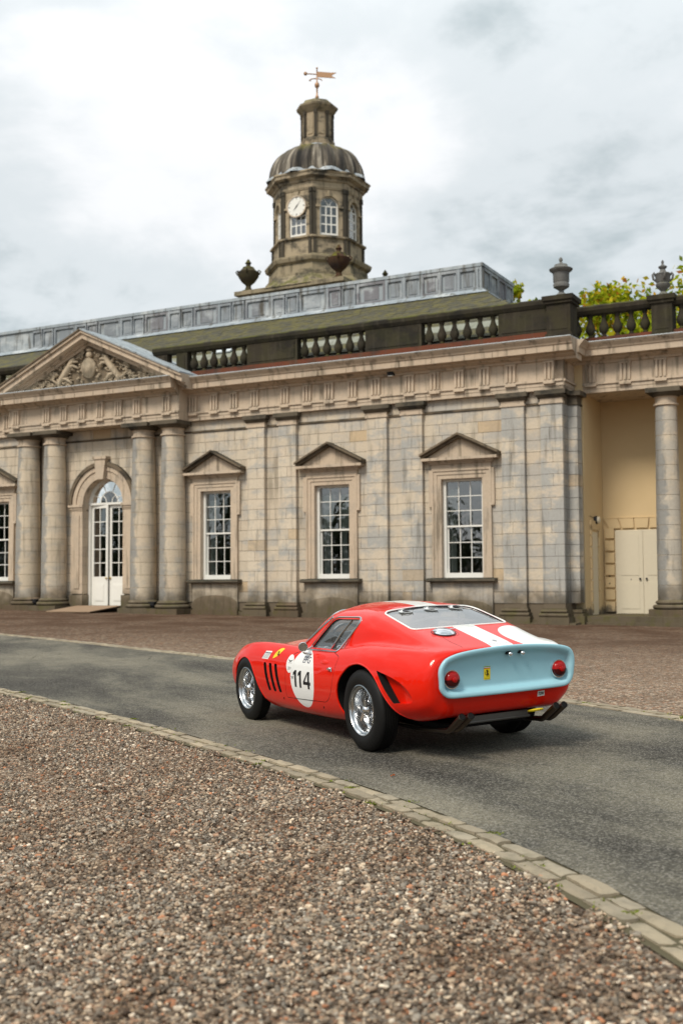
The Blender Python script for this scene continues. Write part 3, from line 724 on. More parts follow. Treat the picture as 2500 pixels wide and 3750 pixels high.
# --- joinery helper
def glazing(par, u0, u1, z0, z1, v, nx_, nz_, bar=.022, dark=None):
    pw, ph = (u1-u0)/nx_, (z1-z0)/nz_
    for i in range(nx_):
        for j in range(nz_):
            a, b, c_, d = u0+i*pw+bar/2, u0+(i+1)*pw-bar/2, z0+j*ph+bar/2, z0+(j+1)*ph-bar/2
            t = rb.uniform(-.0012, .0012); t2 = rb.uniform(-.0012, .0012)
            mk('pane', [(a, v+t, c_), (b, v-t, c_), (b, v-t+t2, d), (a, v+t+t2, d)], [(0, 1, 2, 3)], M['glass'], par)
def bars(mb, u0, u1, z0, z1, v, nx_, nz_, bar=.024, dep=.03):
    for i in range(1, nx_): x = u0+(u1-u0)*i/nx_; mb.box((x-bar/2, v-dep/2, z0), (x+bar/2, v+dep/2, z1))
    for j in range(1, nz_): z = z0+(z1-z0)*j/nz_; mb.box((u0, v-dep/2+.001, z-bar/2), (u1, v+dep/2-.001, z+bar/2))
def sash_window(c, w, wi):
    u0, u1 = c-w/2, c+w/2; zm = (WZ0+WZ1)/2+.06; v = .17; mb = MB()
    mb.box((u0, v-.05, WZ0), (u0+.09, v+.16, WZ1)); mb.box((u1-.09, v-.05, WZ0), (u1, v+.16, WZ1))
    mb.box((u0+.09, v-.05, WZ1-.05), (u1-.09, v+.16, WZ1)); mb.box((u0+.09, v-.06, WZ0), (u1-.09, v+.16, WZ0+.15))
    a, b = u0+.10, u1-.10
    mb.box((a-.01, v, zm-.025), (b+.01, v+.06, zm+.03))
    mb.box((a-.01, v+.005, WZ1-.08), (b+.01, v+.055, WZ1-.05))
    bars(mb, a, b, zm+.03, WZ1-.08, v+.03, 3, 3); bars(mb, a+.035, b-.01, WZ0+.15, zm-.025, v+.075, 3, 3)
    mb.box((a-.01, v+.05, WZ0+.15), (a+.035, v+.10, zm-.025))
    fr = mb.build('window', M['white'], B)
    glazing(fr, a, b, zm+.03, WZ1-.08, v+.03, 3, 3); glazing(fr, a+.035, b-.01, WZ0+.15, zm-.025, v+.075, 3, 3)
    # dark room and a gathered curtain behind
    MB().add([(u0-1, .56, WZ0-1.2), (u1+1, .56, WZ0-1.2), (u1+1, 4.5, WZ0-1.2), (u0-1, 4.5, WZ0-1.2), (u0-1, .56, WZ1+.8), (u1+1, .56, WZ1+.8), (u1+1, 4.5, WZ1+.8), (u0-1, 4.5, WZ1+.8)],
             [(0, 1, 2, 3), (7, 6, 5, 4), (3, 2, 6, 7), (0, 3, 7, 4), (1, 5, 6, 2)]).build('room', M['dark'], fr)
    cm = MB(); n = 26; x0 = u0+.10; wd = .22 if wi != 2 else .34
    vs_ = []
    for k in range(n+1):
        for z, fl in ((WZ0+.05, 1.0), (WZ0+1.3, .75 if wi == 2 else 1), (WZ1-.3, 1.35)):
            vs_.append((x0+wd*fl*k/n, .42+.03*math.sin(k*1.9), z))
    cm.add(vs_, [(k*3+j, (k+1)*3+j, (k+1)*3+j+1, k*3+j+1) for k in range(n) for j in range(2)])
    if wi == 2:
        vs_ = [(x+.62-2*(x-u0)*0+.0, y, z) for x, y, z in vs_]; cm.add(vs_, [(k*3+j, (k+1)*3+j, (k+1)*3+j+1, k*3+j+1) for k in range(n) for j in range(2)])
    cm.build('curtain', M['curtain'], fr, True)
    # stone surround with lugs, frieze, pediment, sill and apron
    mb = MB(); s0, s1 = u0-.30, u1+.30
    for (o0, o1, vv_) in ((0, .13, -.06), (.13, .24, -.085), (.24, .30, -.115)):
        mb.box((u0-o1, vv_, WZ0), (u0-o0, .2, WZ1+o1)); mb.box((u1+o0, vv_, WZ0), (u1+o1, .2, WZ1+o1)); mb.box((u0-o0, vv_, WZ1+o0), (u1+o0, .2, WZ1+o1))
    for s, x in ((-1, s0), (1, s1)):
        a, b = sorted((x, x+s*.10)); mb.box((a, -.10, WZ1-.78), (b, .05, WZ1+.29)); mb.box((a, -.12, WZ1-.86), (b, .05, WZ1-.78))
    mb.box((s0+.0, -.09, WZ1+.302), (s1, .05, WZ1+.46)); mb.box((s0-.06, -.15, WZ1+.46), (s1+.06, .05, WZ1+.51)); mb.box((s0-.10, -.22, WZ1+.51), (s1+.10, .05, WZ1+.56))
    mb.box((s0-.26, -.33, WZ1+.56), (s1+.26, .05, WZ1+.645))
    zb_, hw, rise = WZ1+.646, (s1-s0)/2+.30, .62
    mb.add([(c-hw+.1, -.12, zb_), (c+hw-.1, -.12, zb_), (c, -.12, zb_+rise)], [(0, 1, 2)])
    sr = mb.build('window_surround', M['trim'], B)
    mb = MB()
    for s in (-1, 1):
        for o0, o1, vv_ in ((-.10, -.02, -.26), (-.02, .045, -.38)):
            p = [(c+s*hw, zb_+o0+.08), (c, zb_+rise+o0+.08), (c, zb_+rise+o1+.08), (c+s*hw, zb_+o1+.08)]
            mb.prism(p if s < 0 else p[::-1], 1, vv_, .03)
    mb.build('window_pediment', M['trimdark'], sr)
    mb = MB().prism([(.05, WZ0-.005), (-.27, WZ0-.02), (-.30, WZ0-.05), (-.30, WZ0-.10), (-.26, WZ0-.135), (.05, WZ0-.135)], 0, s0-.14, s1+.14)
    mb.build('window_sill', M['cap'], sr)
    mb = MB().box((s0-.0, -.10, gb(c)), (s1+.0, .04, WZ0-.14)); mb.build('window_apron', M['ashlar'], sr)
    t = np.linspace(PI, 0, 16); rr = (s1-s0)/2-.03                     # low segmental relieving panel with wet dark stone
    z1 = gb(c)+.40
    poly = [(c-rr, gb(c)-.1)]+[(c+rr*math.cos(x), z1+.26*math.sin(x)) for x in t]+[(c+rr, gb(c)-.1)]
    MB().prism(poly, 1, -.125, 0).build('apron_panel', M['base'], sr)
    MB().box((s0-.03, -.17, gb(c)-.2), (s1+.03, 0, gb(c)+.16)).build('apron_plinth', M['base'], sr)
M['curtain'] = plain('pale_curtain', (.42, .44, .42), .9)
for i, (c_, w_) in enumerate(WIN): sash_window(c_, w_, i)
# --- entrance door: fanlight and two glazed leaves
mb = MB(); v = .30; ZD = .47
for s in (-1, 1): a, b = sorted((s*.84, s*.935)); mb.box((a, v-.06, ZD), (b, v+.12, ZS))
mb.box((-.93, v-.06, ZS-.02), (.93, v+.12, ZS+.06))
t = np.linspace(0, PI, 30)
poly = [(.93*math.cos(x), ZS+.93*math.sin(x)) for x in t]+[(.83*math.cos(x), ZS+.83*math.sin(x)) for x in t[::-1]]; mb.prism(poly, 1, v-.05, v+.10)
mb.tube([(.40*math.cos(x), v, ZS+.06+.40*math.sin(x)) for x in t], .020, 6)
for x in (PI*.14, PI*.38, PI*.62, PI*.86): mb.tube([(.40*math.cos(x), v, ZS+.06+.40*math.sin(x)), (.85*math.cos(x), v, ZS+.85*math.sin(x))], .018, 6)
for s in (-1, 1): mb.tube([(s*.12, v, ZS+.05), (s*.16, v, ZS+.2), (s*.29, v, ZS+.33)], .018, 6)
fan = mb.build('fanlight', M['white'], B)
edges = [0, PI*.14, PI*.38, PI*.62, PI*.86, PI]
for a, b in zip(edges[:-1], edges[1:]):
    tt = np.linspace(a+.03, b-.03, 8); poly = [(.42*math.cos(x), v, ZS+.06+.42*math.sin(x)) for x in tt]+[(.83*math.cos(x), v, ZS+.83*math.sin(x)) for x in tt[::-1]]
    mk('pane', poly, [tuple(range(len(poly)))], M['glass'], fan)
tt = np.linspace(0, PI, 16); poly = [(.385*math.cos(x), v, ZS+.06+.385*math.sin(x)) for x in tt]; mk('pane', poly, [tuple(range(16))], M['glass'], fan)
def leaf(hx, ang, s, nm):
    o = empty(nm+'_hinge') if False else None
    wd, zt_ = .84, ZS-.02; mb = MB()
    def bx(a, y0, c_, b, y1, d): mb.box((min(s*a, s*b), y0, c_), (max(s*a, s*b), y1, d))
    bx(0, -.025, ZD, .10, .025, zt_); bx(wd-.10, -.025, ZD, wd, .025, zt_); bx(.10, -.025, zt_-.12, wd-.10, .025, zt_); bx(.10, -.025, ZD, wd-.10, .025, ZD+1.06)
    a, b = sorted((s*.18, s*(wd-.18)))
    mb.box((a, -.040, ZD+.16), (b, -.02, ZD+.78)); mb.box((a+.04, -.047, ZD+.20), (b-.04, -.03, ZD+.74))
    a, b = sorted((s*.10, s*(wd-.10))); bars(mb, a, b, ZD+1.06, zt_-.12, 0, 2, 5, .03, .04)
    d = mb.build('entrance_door', M['white'], B); d.location = (hx, .36, 0); d.rotation_euler.z = ang
    glazing(d, a, b, ZD+1.06, zt_-.12, 0, 2, 5, .03)
    kb = MB().ball((s*(wd-.05), -.06, ZD+1.0), .035, 10, 6).lathe([(.03, -.05), (.03, -.025)], (s*(wd-.05), 0, ZD+1.0), 10, 'y').build('door_knob', M['brass'], d, True)
    return d
M['brass'] = plain('brass', (.55, .38, .12), .3, 1.0)
leaf(-.84, R(-7), 1, 'left'); leaf(.84, R(0), -1, 'right')
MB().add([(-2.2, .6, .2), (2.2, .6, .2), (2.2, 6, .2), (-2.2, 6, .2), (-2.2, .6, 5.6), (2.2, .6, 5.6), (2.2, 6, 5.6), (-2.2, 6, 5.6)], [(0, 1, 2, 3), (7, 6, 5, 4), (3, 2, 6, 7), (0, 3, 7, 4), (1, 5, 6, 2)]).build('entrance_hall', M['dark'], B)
MB().box((-.93, -.08, -.2), (.93, .6, ZD-.004)).build('threshold', M['base'], B)
# --- balustrade
BAL = MB().lathe([(.085, 0), (.085, .05), (.06, .07), (.06, .10), (.11, .15), (.15, .24), (.14, .31), (.075, .46), (.06, .54), (.07, .57), (.085, .59), (.085, .66)], (0, 0, 0), 12)
b0 = BAL.build('baluster', M['balus'], None, True, angle=40); BALM = b0.data; bpy.data.objects.remove(b0)
def balustrade(u0, u1, v, bays, panels, n=6):
    root = MB().box((u0, v-.16, 8.40), (u1, v+.20, 8.55)).box((u0, v-.19, 8.55), (u1, v+.20, 8.70)).build('balustrade', M['balusred'], B)
    MB().prism([(v-.17, 9.44), (v+.17, 9.44), (v+.24, 9.54), (v+.24, 9.65), (v+.12, 9.72), (v-.12, 9.72), (v-.24, 9.65), (v-.24, 9.54)], 0, u0, u1).build('handrail', M['balus'], root)
    for a, b in bays:
        for k in range(n): inst('baluster', BALM, root, (a+(b-a)*(k+.5)/n, v, 8.70), (1.0, 1.0, 1.13), (0, 0, rb.uniform(0, 6)))
    for a, b in panels:
        mb = MB().box((a, v-.145, 8.70), (b, v+.145, 9.44)); mb.box((a+.10, v-.165, 8.80), (b-.10, v-.14, 9.34)); mb.build('balustrade_panel', M['balus'], root)
    return root
BR = balustrade(2.3, 17.05, .06, [(3.77, 6.27), (8.25, 10.80), (12.78, 15.33)], [(2.3, 2.9), (3.3, 3.77), (6.27, 8.25), (10.80, 12.78), (15.33, 17.05)])
BLl = balustrade(UL, -3.0, .06, [(-8.2, -5.7)], [(UL, -8.2), (-5.7, -5.1), (-4.5, -3.0)])
def pedestal(u, v, par, w=.36):
    mb = MB().box((u-w, v-w, 8.39), (u+w, v+w, 8.60)).box((u-w+.04, v-w+.04, 8.60), (u+w-.04, v+w-.04, 9.50)).box((u-w-.02, v-w-.02, 9.50), (u+w+.02, v+w+.02, 9.59)).box((u-w-.07, v-w-.07, 9.59), (u+w+.07, v+w+.07, 9.73))
    mb.box((u-w+.12, v-w+.025, 8.72), (u+w-.12, v, 9.32)); return mb.build('pedestal', M['balus'], par)
pedestal(17.25, .14, BR, .40)
# --- slate roof and the lead-clad parapet on its ridge
roof = MB().add([(-14, .55, 8.95), (16.6, .55, 8.95), (13.0, 5.0, 11.62), (-14, 5.0, 11.62), (16.6, 14, 8.95), (13.0, 8.4, 11.62), (-14, 8.4, 11.62)],
                [(0, 1, 2, 3), (1, 4, 5, 2), (3, 2, 5, 6)]).build('slate_roof', M['slate'], B)
gut = MB().add([(-14, .40, 8.75), (16.75, .40, 8.75), (16.2, 1.72, 9.70), (-14, 1.72, 9.70)], [(0, 1, 2, 3)]).build('lead_gutter', M['gutter'], roof)
rs = MB(); sl = (11.62-8.95)/(5.0-.55)
nrow = 22
for r in range(6, nrow):                                         # slate courses near the eaves: overlapping thin rows with ragged tails
    v0 = .55+(4.45)*r/nrow; v1 = .55+4.45*(r+1)/nrow+.05
    uend = 16.6-3.6*(r/nrow); u = -6.0
    while u < uend-.3:
        w_ = rb.uniform(.26, .40); d = rb.uniform(.012, .03); q = rb.uniform(-.02, .02)
        z0, z1 = 8.95+(v0+q-.55)*sl, 8.95+(v1-.55)*sl
        rs.add([(u, v0+q, z0+d), (u+w_-.01, v0+q, z0+d), (u+w_-.01, v1, z1+d*.4), (u, v1, z1+d*.4), (u, v0+q, z0), (u+w_-.01, v0+q, z0)], [(0, 1, 2, 3), (4, 5, 1, 0)]); u += w_
kind(rs.build('roof_slates', M['slate'], roof), 'stuff')
LB = MB().box((-14, 5.06, 11.66), (12.88, 8.30, 12.52)).build('lead_parapet', M['lead'], B)
MB().box((-14, 4.98, 12.52), (12.96, 8.38, 12.64)).build('parapet_capping', M['lead'], LB)
MB().add([(-14, 4.70, 11.50), (13.20, 4.70, 11.50), (12.94, 5.02, 11.72), (-14, 5.02, 11.72), (13.35, 8.7, 11.40), (12.94, 8.4, 11.72)], [(0, 1, 2, 3), (1, 4, 5, 2)]).build('parapet_flashing', M['lead'], LB)
pu = MB().box((-.5, -.07, -.42), (-.42, 0, .40)).box((.42, -.07, -.42), (.5, 0, .40)).box((-.42, -.07, .30), (.42, 0, .40)).box((-.42, -.07, -.42), (.42, 0, -.32)).box((-.26, -.018, -.26), (.26, 0, .24))
p0 = pu.build('lead_panel', M['leadpanel'], None); PUM = p0.data; bpy.data.objects.remove(p0)
u = -8.3; k = 0
while u < 12.75:
    w_ = (.62, .62, 1.25)[k % 3] if u < 8 else .72
    w_ = min(w_, 12.86-u); inst('lead_panel', PUM, LB, (u+w_/2, 5.06, 12.09), (w_-.06, 1, 1)); 
    if k % 3 == 2 or u > 8: MB().box((u+w_-.05, 5.0, 11.68), (u+w_+.05, 5.06, 12.52)).build('lead_post', M['lead'], LB)
    u += w_; k += 1
for k in range(4): inst('lead_panel', PUM, LB, (12.88, 5.06+.40+k*.81, 12.09), (.76, 1, 1), (0, 0, PI/2))
MB().box((-.35, .0, 0), (.45, .9, .05)).build('skylight', M['leadwhite'], roof)
sk = [o for o in roof.children if o.name.startswith('skylight')][0]; sk.location = (4.0, 1.6, 9.66); sk.rotation_euler.x = math.atan(sl)
# --- loggia on the right
VL, VBk, USd, UE = 1.2, 3.05, 17.60, 24.0
lw = MB().box((USd, VBk, -.3), (UE, VBk+.3, 8.3)).box((USd-.35, .95, -.3), (USd, VBk+.3, 8.3)).build('loggia_wall', M['ochre'], B)
MB().box((USd, .55, -.5), (UE, VBk, .235)).box((USd, .45, -.5), (UE, .56, .07)).build('loggia_floor', M['base'], B)
p = [(a+VL, z) for a, z in ENT]
En = MB().prism([(VBk, 6.941)]+p[1:19]+[(VBk, 8.401)], 0, 17.0, UE).build('entablature', M['trim'], B)
MB().prism([(2.0, 8.402), (-.80+VL, 8.363), (-.845+VL, 8.363), (-.845+VL, 8.386), (2.0, 8.43)], 0, 17.6, UE).build('lead_flashing', M['leadwhite'], En)
for u in (17.856, 18.897, 19.939, 20.98, 22.0): inst('triglyph', TRIM, En, (u, -.19+VL, 0))
column(19.97, 1.42, .355, .31, .24)
BL2 = balustrade(17.0, UE, 1.55, [(17.10, 19.60), (20.3, 22.2)], [(17.0, 17.10), (22.2, UE)], 6)
pedestal(19.95, 1.52, BL2, .34)
# loggia door with rusticated surround
MB().box((17.98, VBk-.05, .235), (19.72, VBk+.02, 2.86)).build('door_frame', M['cream'], B)
for s, a, b in ((0, 18.03, 18.84), (1, 18.86, 19.67)):
    mb = MB().box((a, VBk-.08, .25), (b, VBk-.052, 2.83))
    ld = mb.build('loggia_door', M['cream'], B)
    for z0, z1 in ((.40, 1.22), (1.44, 2.72)):
        m2 = MB()
        for o_, d in ((.0, .012), (.03, .006)): m2.box((a+.12+o_, VBk-.08-d, z0+o_), (b-.12-o_, VBk-.079, z1-o_))
        m2.build('door_panel', M['cream'], ld)
    MB().ball((b-.09 if s == 0 else a+.09, VBk-.12, 1.33), .035, 10, 6).ball((b-.38 if s == 0 else a+.5, VBk-.085, 1.31), .016, 8, 5).build('door_knob', M['iron'], ld, True)
for k in range(7):
    z = .30+k*.385; MB().box((17.66, VBk-.07, z), (17.95, VBk, z+.315)).build('quoin', M['ochre'], lw)
for k in range(5):
    a = 17.80+k*.42; b = a+.36; sk_ = (k-2.2)*.06
    MB().prism([(a, 2.92), (b, 2.92), (b+sk_+.05, 3.22), (a+sk_-.05+.02, 3.22)], 1, VBk-.07, VBk).build('voussoir', M['ochre'], lw)
MB().box((17.62, VBk-.03, 3.235), (20.0, VBk, 3.27)).build('drip_mould', M['ochre'], lw)
MB().box((17.78, VBk-.06, 1.20), (17.80, VBk-.044, 1.42)).ball((17.79, VBk-.06, 1.43), .025, 8, 5).ball((17.79, VBk-.06, 1.19), .025, 8, 5).build('bell_pull', M['iron'], lw)
# side doorway in the return wall
MB().box((USd-.2, 1.62, .24), (USd+.004, 2.32, 2.78)).build('side_doorway', M['cream'], B)
for v_ in (1.46, 2.34):
    for k in range(8):
        z = .30+k*.34; MB().box((USd, v_, z), (USd+.05, v_+.14, z+.30)).build('quoin', M['ochre'], lw)
MB().box((USd, 1.46, 2.84), (USd+.05, 2.5, 3.12)).build('lintel', M['ochre'], lw)
# --- things fixed to or standing on the building
def bpt(u, v, z): q = P0+BE*u+BV*v; return (q.x, q.y, z)
def on_b(o, u, v, z, rz=0): o.location = bpt(u, v, z); o.rotation_euler.z = BANG+rz; return o
wl = MB().lathe([(.12, 0), (.13, .05), (.11, .10)], (0, 0, 0), 16, 'x').build('wall_lamp', M['iron'], None, True, angle=40)
MB().lathe([(.11, .10), (.11, .14), (.07, .17)], (0, 0, 0), 16, 'x').build('lamp_glass', M['cream'], wl, True, angle=40)
MB().tube([(0, .0, .05), (.01, -.5, .1), (.005, -.62, .09)], .008, 5).build('cable', M['iron'], wl)
on_b(wl, USd, 2.05, 3.15); tag(wl, 'round black bulkhead lamp above the side doorway of the loggia', 'lamp')
fl = MB().box((-.10, -.16, -.05), (.10, -.02, .08)).box((-.02, -.03, 0), (.02, .10, .03)).build('floodlight', M['iron'], None)
MB().box((-.085, -.165, -.075), (.085, -.04, -.052)).build('floodlight_lens', M['white'], fl)
on_b(fl, 11.82, -.24, 7.86); tag(fl, 'small dark floodlight fixed under the cornice above the frieze', 'floodlight')
rm = MB().prism([(-1.75, gb(0)+.01), (-.09, ZD-.02), (-.09, ZD+.005), (-1.75, gb(0)+.035)], 0, -1.15, .85).build('door_ramp', M['mat'], None)
on_b(rm, 0, 0, 0); tag(rm, 'flat brown ramp laid from the gravel to the arched entrance door', 'ramp')
def boot(u):
    o = MB().lathe([(.10, 0), (.10, .05), (.05, .08), (.05, .22), (.11, .30), (.11, .38)], (0, 0, 0), 8).box((-.13, -.10, .38), (.13, .10, .42)).build('iron_bollard', M['iron'], None, True, angle=30)
    on_b(o, u, -.62, gb(u)-.02); return o
tag(boot(-2.70), 'small black iron stump between the left pair of entrance columns', 'bollard', 'iron stumps between columns')
tag(boot(2.72), 'small black iron stump between the right pair of entrance columns', 'bollard', 'iron stumps between columns')
def urn(prof, m, handles=0, seg=20, hz=.6, hr=.3):
    root = MB().lathe(prof, (0, 0, 0), seg).build('urn', m, None, True, angle=45)
    for k in range(handles):
        a = 2*PI*k/handles+.4; c_, s_ = math.cos(a), math.sin(a)
        pts = [(hr*.75, hz-.16), (hr*1.1, hz-.1), (hr*1.22, hz+.03), (hr*1.05, hz+.10), (hr*.9, hz+.02)]
        MB().tube([(x*c_, x*s_, z) for x, z in pts], .035, 6).build('urn_handle', m, root, True)
    return root
u1 = urn([(.22, 0), (.22, .08), (.17, .11), (.10, .16), (.07, .22), (.12, .27), (.24, .34), (.255, .42), (.23, .48), (.25, .52), (.255, .80), (.36, .88), (.37, .92), (.28, .96), (.22, 1.0), (.20, 1.06), (.07, 1.10), (.035, 1.15), (.06, 1.20), (.06, 1.25), (.02, 1.30)], M['urn'])
on_b(u1, 17.25, .14, 9.73); u1.scale = (.95,)*3; tag(u1, 'tall plain grey lidded urn on the corner pedestal of the main balustrade', 'urn')
u2 = urn([(.24, 0), (.24, .05), (.14, .10), (.07, .17), (.11, .22), (.20, .30), (.22, .38), (.18, .42), (.21, .46), (.22, .62), (.26, .68), (.20, .72), (.10, .76), (.07, .84), (.12, .88), (.13, .92), (.06, .96), (.03, 1.0), (.045, 1.06), (.015, 1.12)], M['urn'], 4, hz=.64, hr=.25)
on_b(u2, 19.95, 1.52, 9.73); tag(u2, 'dark grey urn with scrolled handles on the loggia pedestal', 'urn')
# ================================================================ clock tower
TU, TV = .2, 15.9
T = empty('clock_tower', bpt(TU, TV, 0), (0, 0, BANG)); tag(T, 'octagonal stone clock tower with ribbed dome, lantern and weather vane', 'tower')
def octa(r, a0=PI/8): return [(r*math.cos(a0+PI/4*k), r*math.sin(a0+PI/4*k)) for k in range(8)]
def oct_ring(mb, prof, a0=PI/8):
    vs_ = []; n = len(prof)
    for r, z in prof: vs_ += [(x, y, z) for x, y in octa(r, a0)]
    fs = [(j*8+k, j*8+(k+1) % 8, (j+1)*8+(k+1) % 8, (j+1)*8+k) for j in range(n-1) for k in range(8)]
    fs += [tuple(range(7, -1, -1)), tuple((n-1)*8+k for k in range(8))]; mb.add(vs_, fs); return mb
MB().box((-3.0, -3.0, 8.5), (3.0, 3.0, 14.2)).box((-2.85, -2.85, 14.2), (2.85, 2.85, 15.15)).box((-3.0, -3.0, 15.15), (3.0, 3.0, 15.35)).build('tower_base', M['towermoss'], T)
oct_ring(MB(), [(3.3, 15.3), (3.0, 15.5), (2.78, 15.72), (2.66, 15.9), (2.66, 16.0), (2.52, 16.02), (2.46, 16.5)]).build('tower_skirt', M['towermoss'], T)
oct_ring(MB(), [(2.45, 16.5), (2.62, 16.6), (2.68, 16.75), (2.68, 16.83), (2.5, 16.9), (2.36, 16.95)]).build('tower_base_moulding', M['towermoss'], T)
oct_ring(MB(), [(2.28, 16.9), (2.28, 17.72)]).build('tower_pedestal', M['tower'], T)
oct_ring(MB(), [(2.28, 17.70), (2.42, 17.76), (2.42, 17.84), (2.2, 17.9)]).build('tower_sill_band', M['tower'], T)
Rw = 2.17; inr = Rw*math.cos(PI/8); fw = 2*Rw*math.sin(PI/8)      # wall octagon, inradius, face width
for k in range(8):
    a = PI/4*k; nx_, ny_ = math.cos(a), math.sin(a)
    f = empty('face') if False else None
    # wall face with an arched opening, built in face coords (s across, z) at inradius
    ow, oz0, oz1 = .47, 17.93, 19.36                    # half-width, sill, springing
    def P3(s, d, z): return (nx_*(inr+d)-ny_*s, ny_*(inr+d)+nx_*s, z)
    def poly3(mb, pts, d0, d1, m=0):
        n = len(pts); vs_ = [P3(s, d0, z) for s, z in pts]+[P3(s, d1, z) for s, z in pts]
        mb.add(vs_, [(i, (i+1) % n, n+(i+1) % n, n+i) for i in range(n)]+[tuple(range(n-1, -1, -1)), tuple(range(n, 2*n))], m)
    t = np.linspace(0, PI, 15); arc = [(ow*math.cos(x), oz1+ow*math.sin(x)) for x in t]
    mb = MB(); h = fw/2
    poly3(mb, [(-h, 17.85), (-ow, 17.85), (-ow, oz1), (-h, oz1)], -.25, 0); poly3(mb, [(ow, 17.85), (h, 17.85), (h, oz1), (ow, oz1)], -.25, 0); poly3(mb, [(-ow, 17.85), (ow, 17.85), (ow, oz0), (-ow, oz0)], -.25, .001)
    for i in range(14):
        (x0, z0), (x1, z1) = arc[i], arc[i+1]; poly3(mb, [(x0, z0), (x0, 20.2), (x1, 20.2), (x1, z1)][::-1], -.25, 0)
    poly3(mb, [(ow, oz1), (h, oz1), (h, 20.2), (ow, 20.2)], -.25, 0); poly3(mb, [(-h, oz1), (-ow, oz1), (-ow, 20.2), (-h, 20.2)], -.25, 0)
    wf = mb.build('tower_wall', M['tower'], T)
    mb = MB()
    arc2 = [((ow+.17)*math.cos(x), oz1+(ow+.17)*math.sin(x)) for x in t]
    for i in range(14): poly3(mb, [arc[i], arc2[i], arc2[i+1], arc[i+1]], 0, .07)
    poly3(mb, [(-.08, oz1+ow-.02), (.08, oz1+ow-.02), (.12, oz1+ow+.26), (-.12, oz1+ow+.26)], 0, .12)
    for s in (-1, 1):
        q = sorted((s*(ow-.02), s*(ow+.22))); poly3(mb, [(q[0], oz1-.10), (q[1], oz1-.10), (q[1], oz1), (q[0], oz1)], 0, .09)
    mb.build('window_arch', M['tower'], wf)
    # corner pilaster strips
    mb = MB()
    for s in (-1, 1):
        q = sorted((s*(h-.15), s*h)); poly3(mb, [(q[0], 17.9), (q[1], 17.9), (q[1], 20.2), (q[0], 20.2)], 0, .07); poly3(mb, [(q[0], 20.0), (q[1], 20.0), (q[1], 20.2), (q[0], 20.2)], .07, .11)
        poly3(mb, [(q[0], 16.95), (q[1], 16.95), (q[1], 17.72), (q[0], 17.72)], .10, .17)
    mb.build('corner_strip', M['soot'], wf)
    if k in (1, 2): continue                             # the two rearmost faces keep their windows out of sight
    # window frame and panes
    mb = MB(); d = -.12
    poly3(mb, [(-ow, oz0), (-ow+.085, oz0), (-ow+.085, oz1), (-ow, oz1)], d-.03, d+.03); poly3(mb, [(ow-.085, oz0), (ow, oz0), (ow, oz1), (ow-.085, oz1)], d-.03, d+.03); poly3(mb, [(-ow+.085, oz0), (ow-.085, oz0), (ow-.085, oz0+.12), (-ow+.085, oz0+.12)], d-.03, d+.03)
    arc3 = [((ow-.06)*math.cos(x), oz1+(ow-.06)*math.sin(x)) for x in t]
    for i in range(14): poly3(mb, [arc3[i], arc[i], arc[i+1], arc3[i+1]], d-.03, d+.03)
    for x in (-.13, .13): poly3(mb, [(x-.028, oz0+.12), (x+.028, oz0+.12), (x+.028, oz1), (x-.028, oz1)], d-.022, d+.022)
    zz = [oz0+.12+(oz1-oz0-.12)*j/3 for j in (1, 2, 3)]
    for z in zz: poly3(mb, [(-ow+.085, z-.030), (ow-.085, z-.030), (ow-.085, z+.030), (-ow+.085, z+.022)], d-.02, d+.02)
    for an in (PI*.33, PI*.67): c_, s_ = math.cos(an), math.sin(an); poly3(mb, [(.05*c_-.018, oz1+.05*s_), (.05*c_+.018, oz1+.05*s_), (.38*c_+.018, oz1+.38*s_), (.38*c_-.018, oz1+.38*s_)], d-.02, d+.02)
    fr = mb.build('tower_window', M['white'], T)
    xs = [-ow+.085, -.13, .13, ow-.085]; zs = [oz0+.12]+zz
    for i in range(3):
        for j in range(3):
            q = [P3(xs[i]+.015, d, zs[j]+.015), P3(xs[i+1]-.015, d, zs[j]+.015), P3(xs[i+1]-.015, d, zs[j+1]-.015), P3(xs[i]+.015, d, zs[j+1]-.015)]; mk('pane', q, [(0, 1, 2, 3)], M['glass'], fr)
    for i in range(3):
        tt = np.linspace(PI*i/3+.05, PI*(i+1)/3-.05, 6); q = [P3(.03*math.cos(tt[0]), d, oz1+.03), ]+[P3((ow-.06)*math.cos(x), d, oz1+.02+(ow-.07)*math.sin(x)) for x in tt]; mk('pane', q, [tuple(range(7))], M['glass'], fr)
    if k == 6:                                           # the clock hangs in the arch of the face towards the drive
        cz = 19.36; cr = .49
        def disc(r, d0, d1, m, nm, par, sg=36):
            mb = MB(); poly3(mb, [(r*math.cos(x), cz+r*math.sin(x)) for x in np.linspace(0, 2*PI, sg, endpoint=False)], d0, d1); return mb.build(nm, m, par)
        ck = disc(cr, .02, .10, M['clockface'] if 'clockface' in M else M['white'], 'clock_dial', T)
        mb = MB()
        for i in range(36):
            x0, x1 = 2*PI*i/36, 2*PI*(i+1)/36; poly3(mb, [((cr-.01)*math.cos(x0), cz+(cr-.01)*math.sin(x0)), ((cr+.04)*math.cos(x0), cz+(cr+.04)*math.sin(x0)), ((cr+.04)*math.cos(x1), cz+(cr+.04)*math.sin(x1)), ((cr-.01)*math.cos(x1), cz+(cr-.01)*math.sin(x1))], .05, .13)
        mb.build('clock_rim', M['trim'], ck)
        mb = MB()
        for i in range(12):
            an = 2*PI*i/12; c_, s_ = math.cos(an), math.sin(an); L0, L1 = (.36, .45) if i % 3 == 0 else (.40, .45); tw_ = .018 if i % 3 == 0 else .010
            poly3(mb, [(L0*c_-tw_*s_, cz+L0*s_+tw_*c_), (L1*c_-tw_*s_, cz+L1*s_+tw_*c_), (L1*c_+tw_*s_, cz+L1*s_-tw_*c_), (L0*c_+tw_*s_, cz+L0*s_-tw_*c_)], .10, .106)
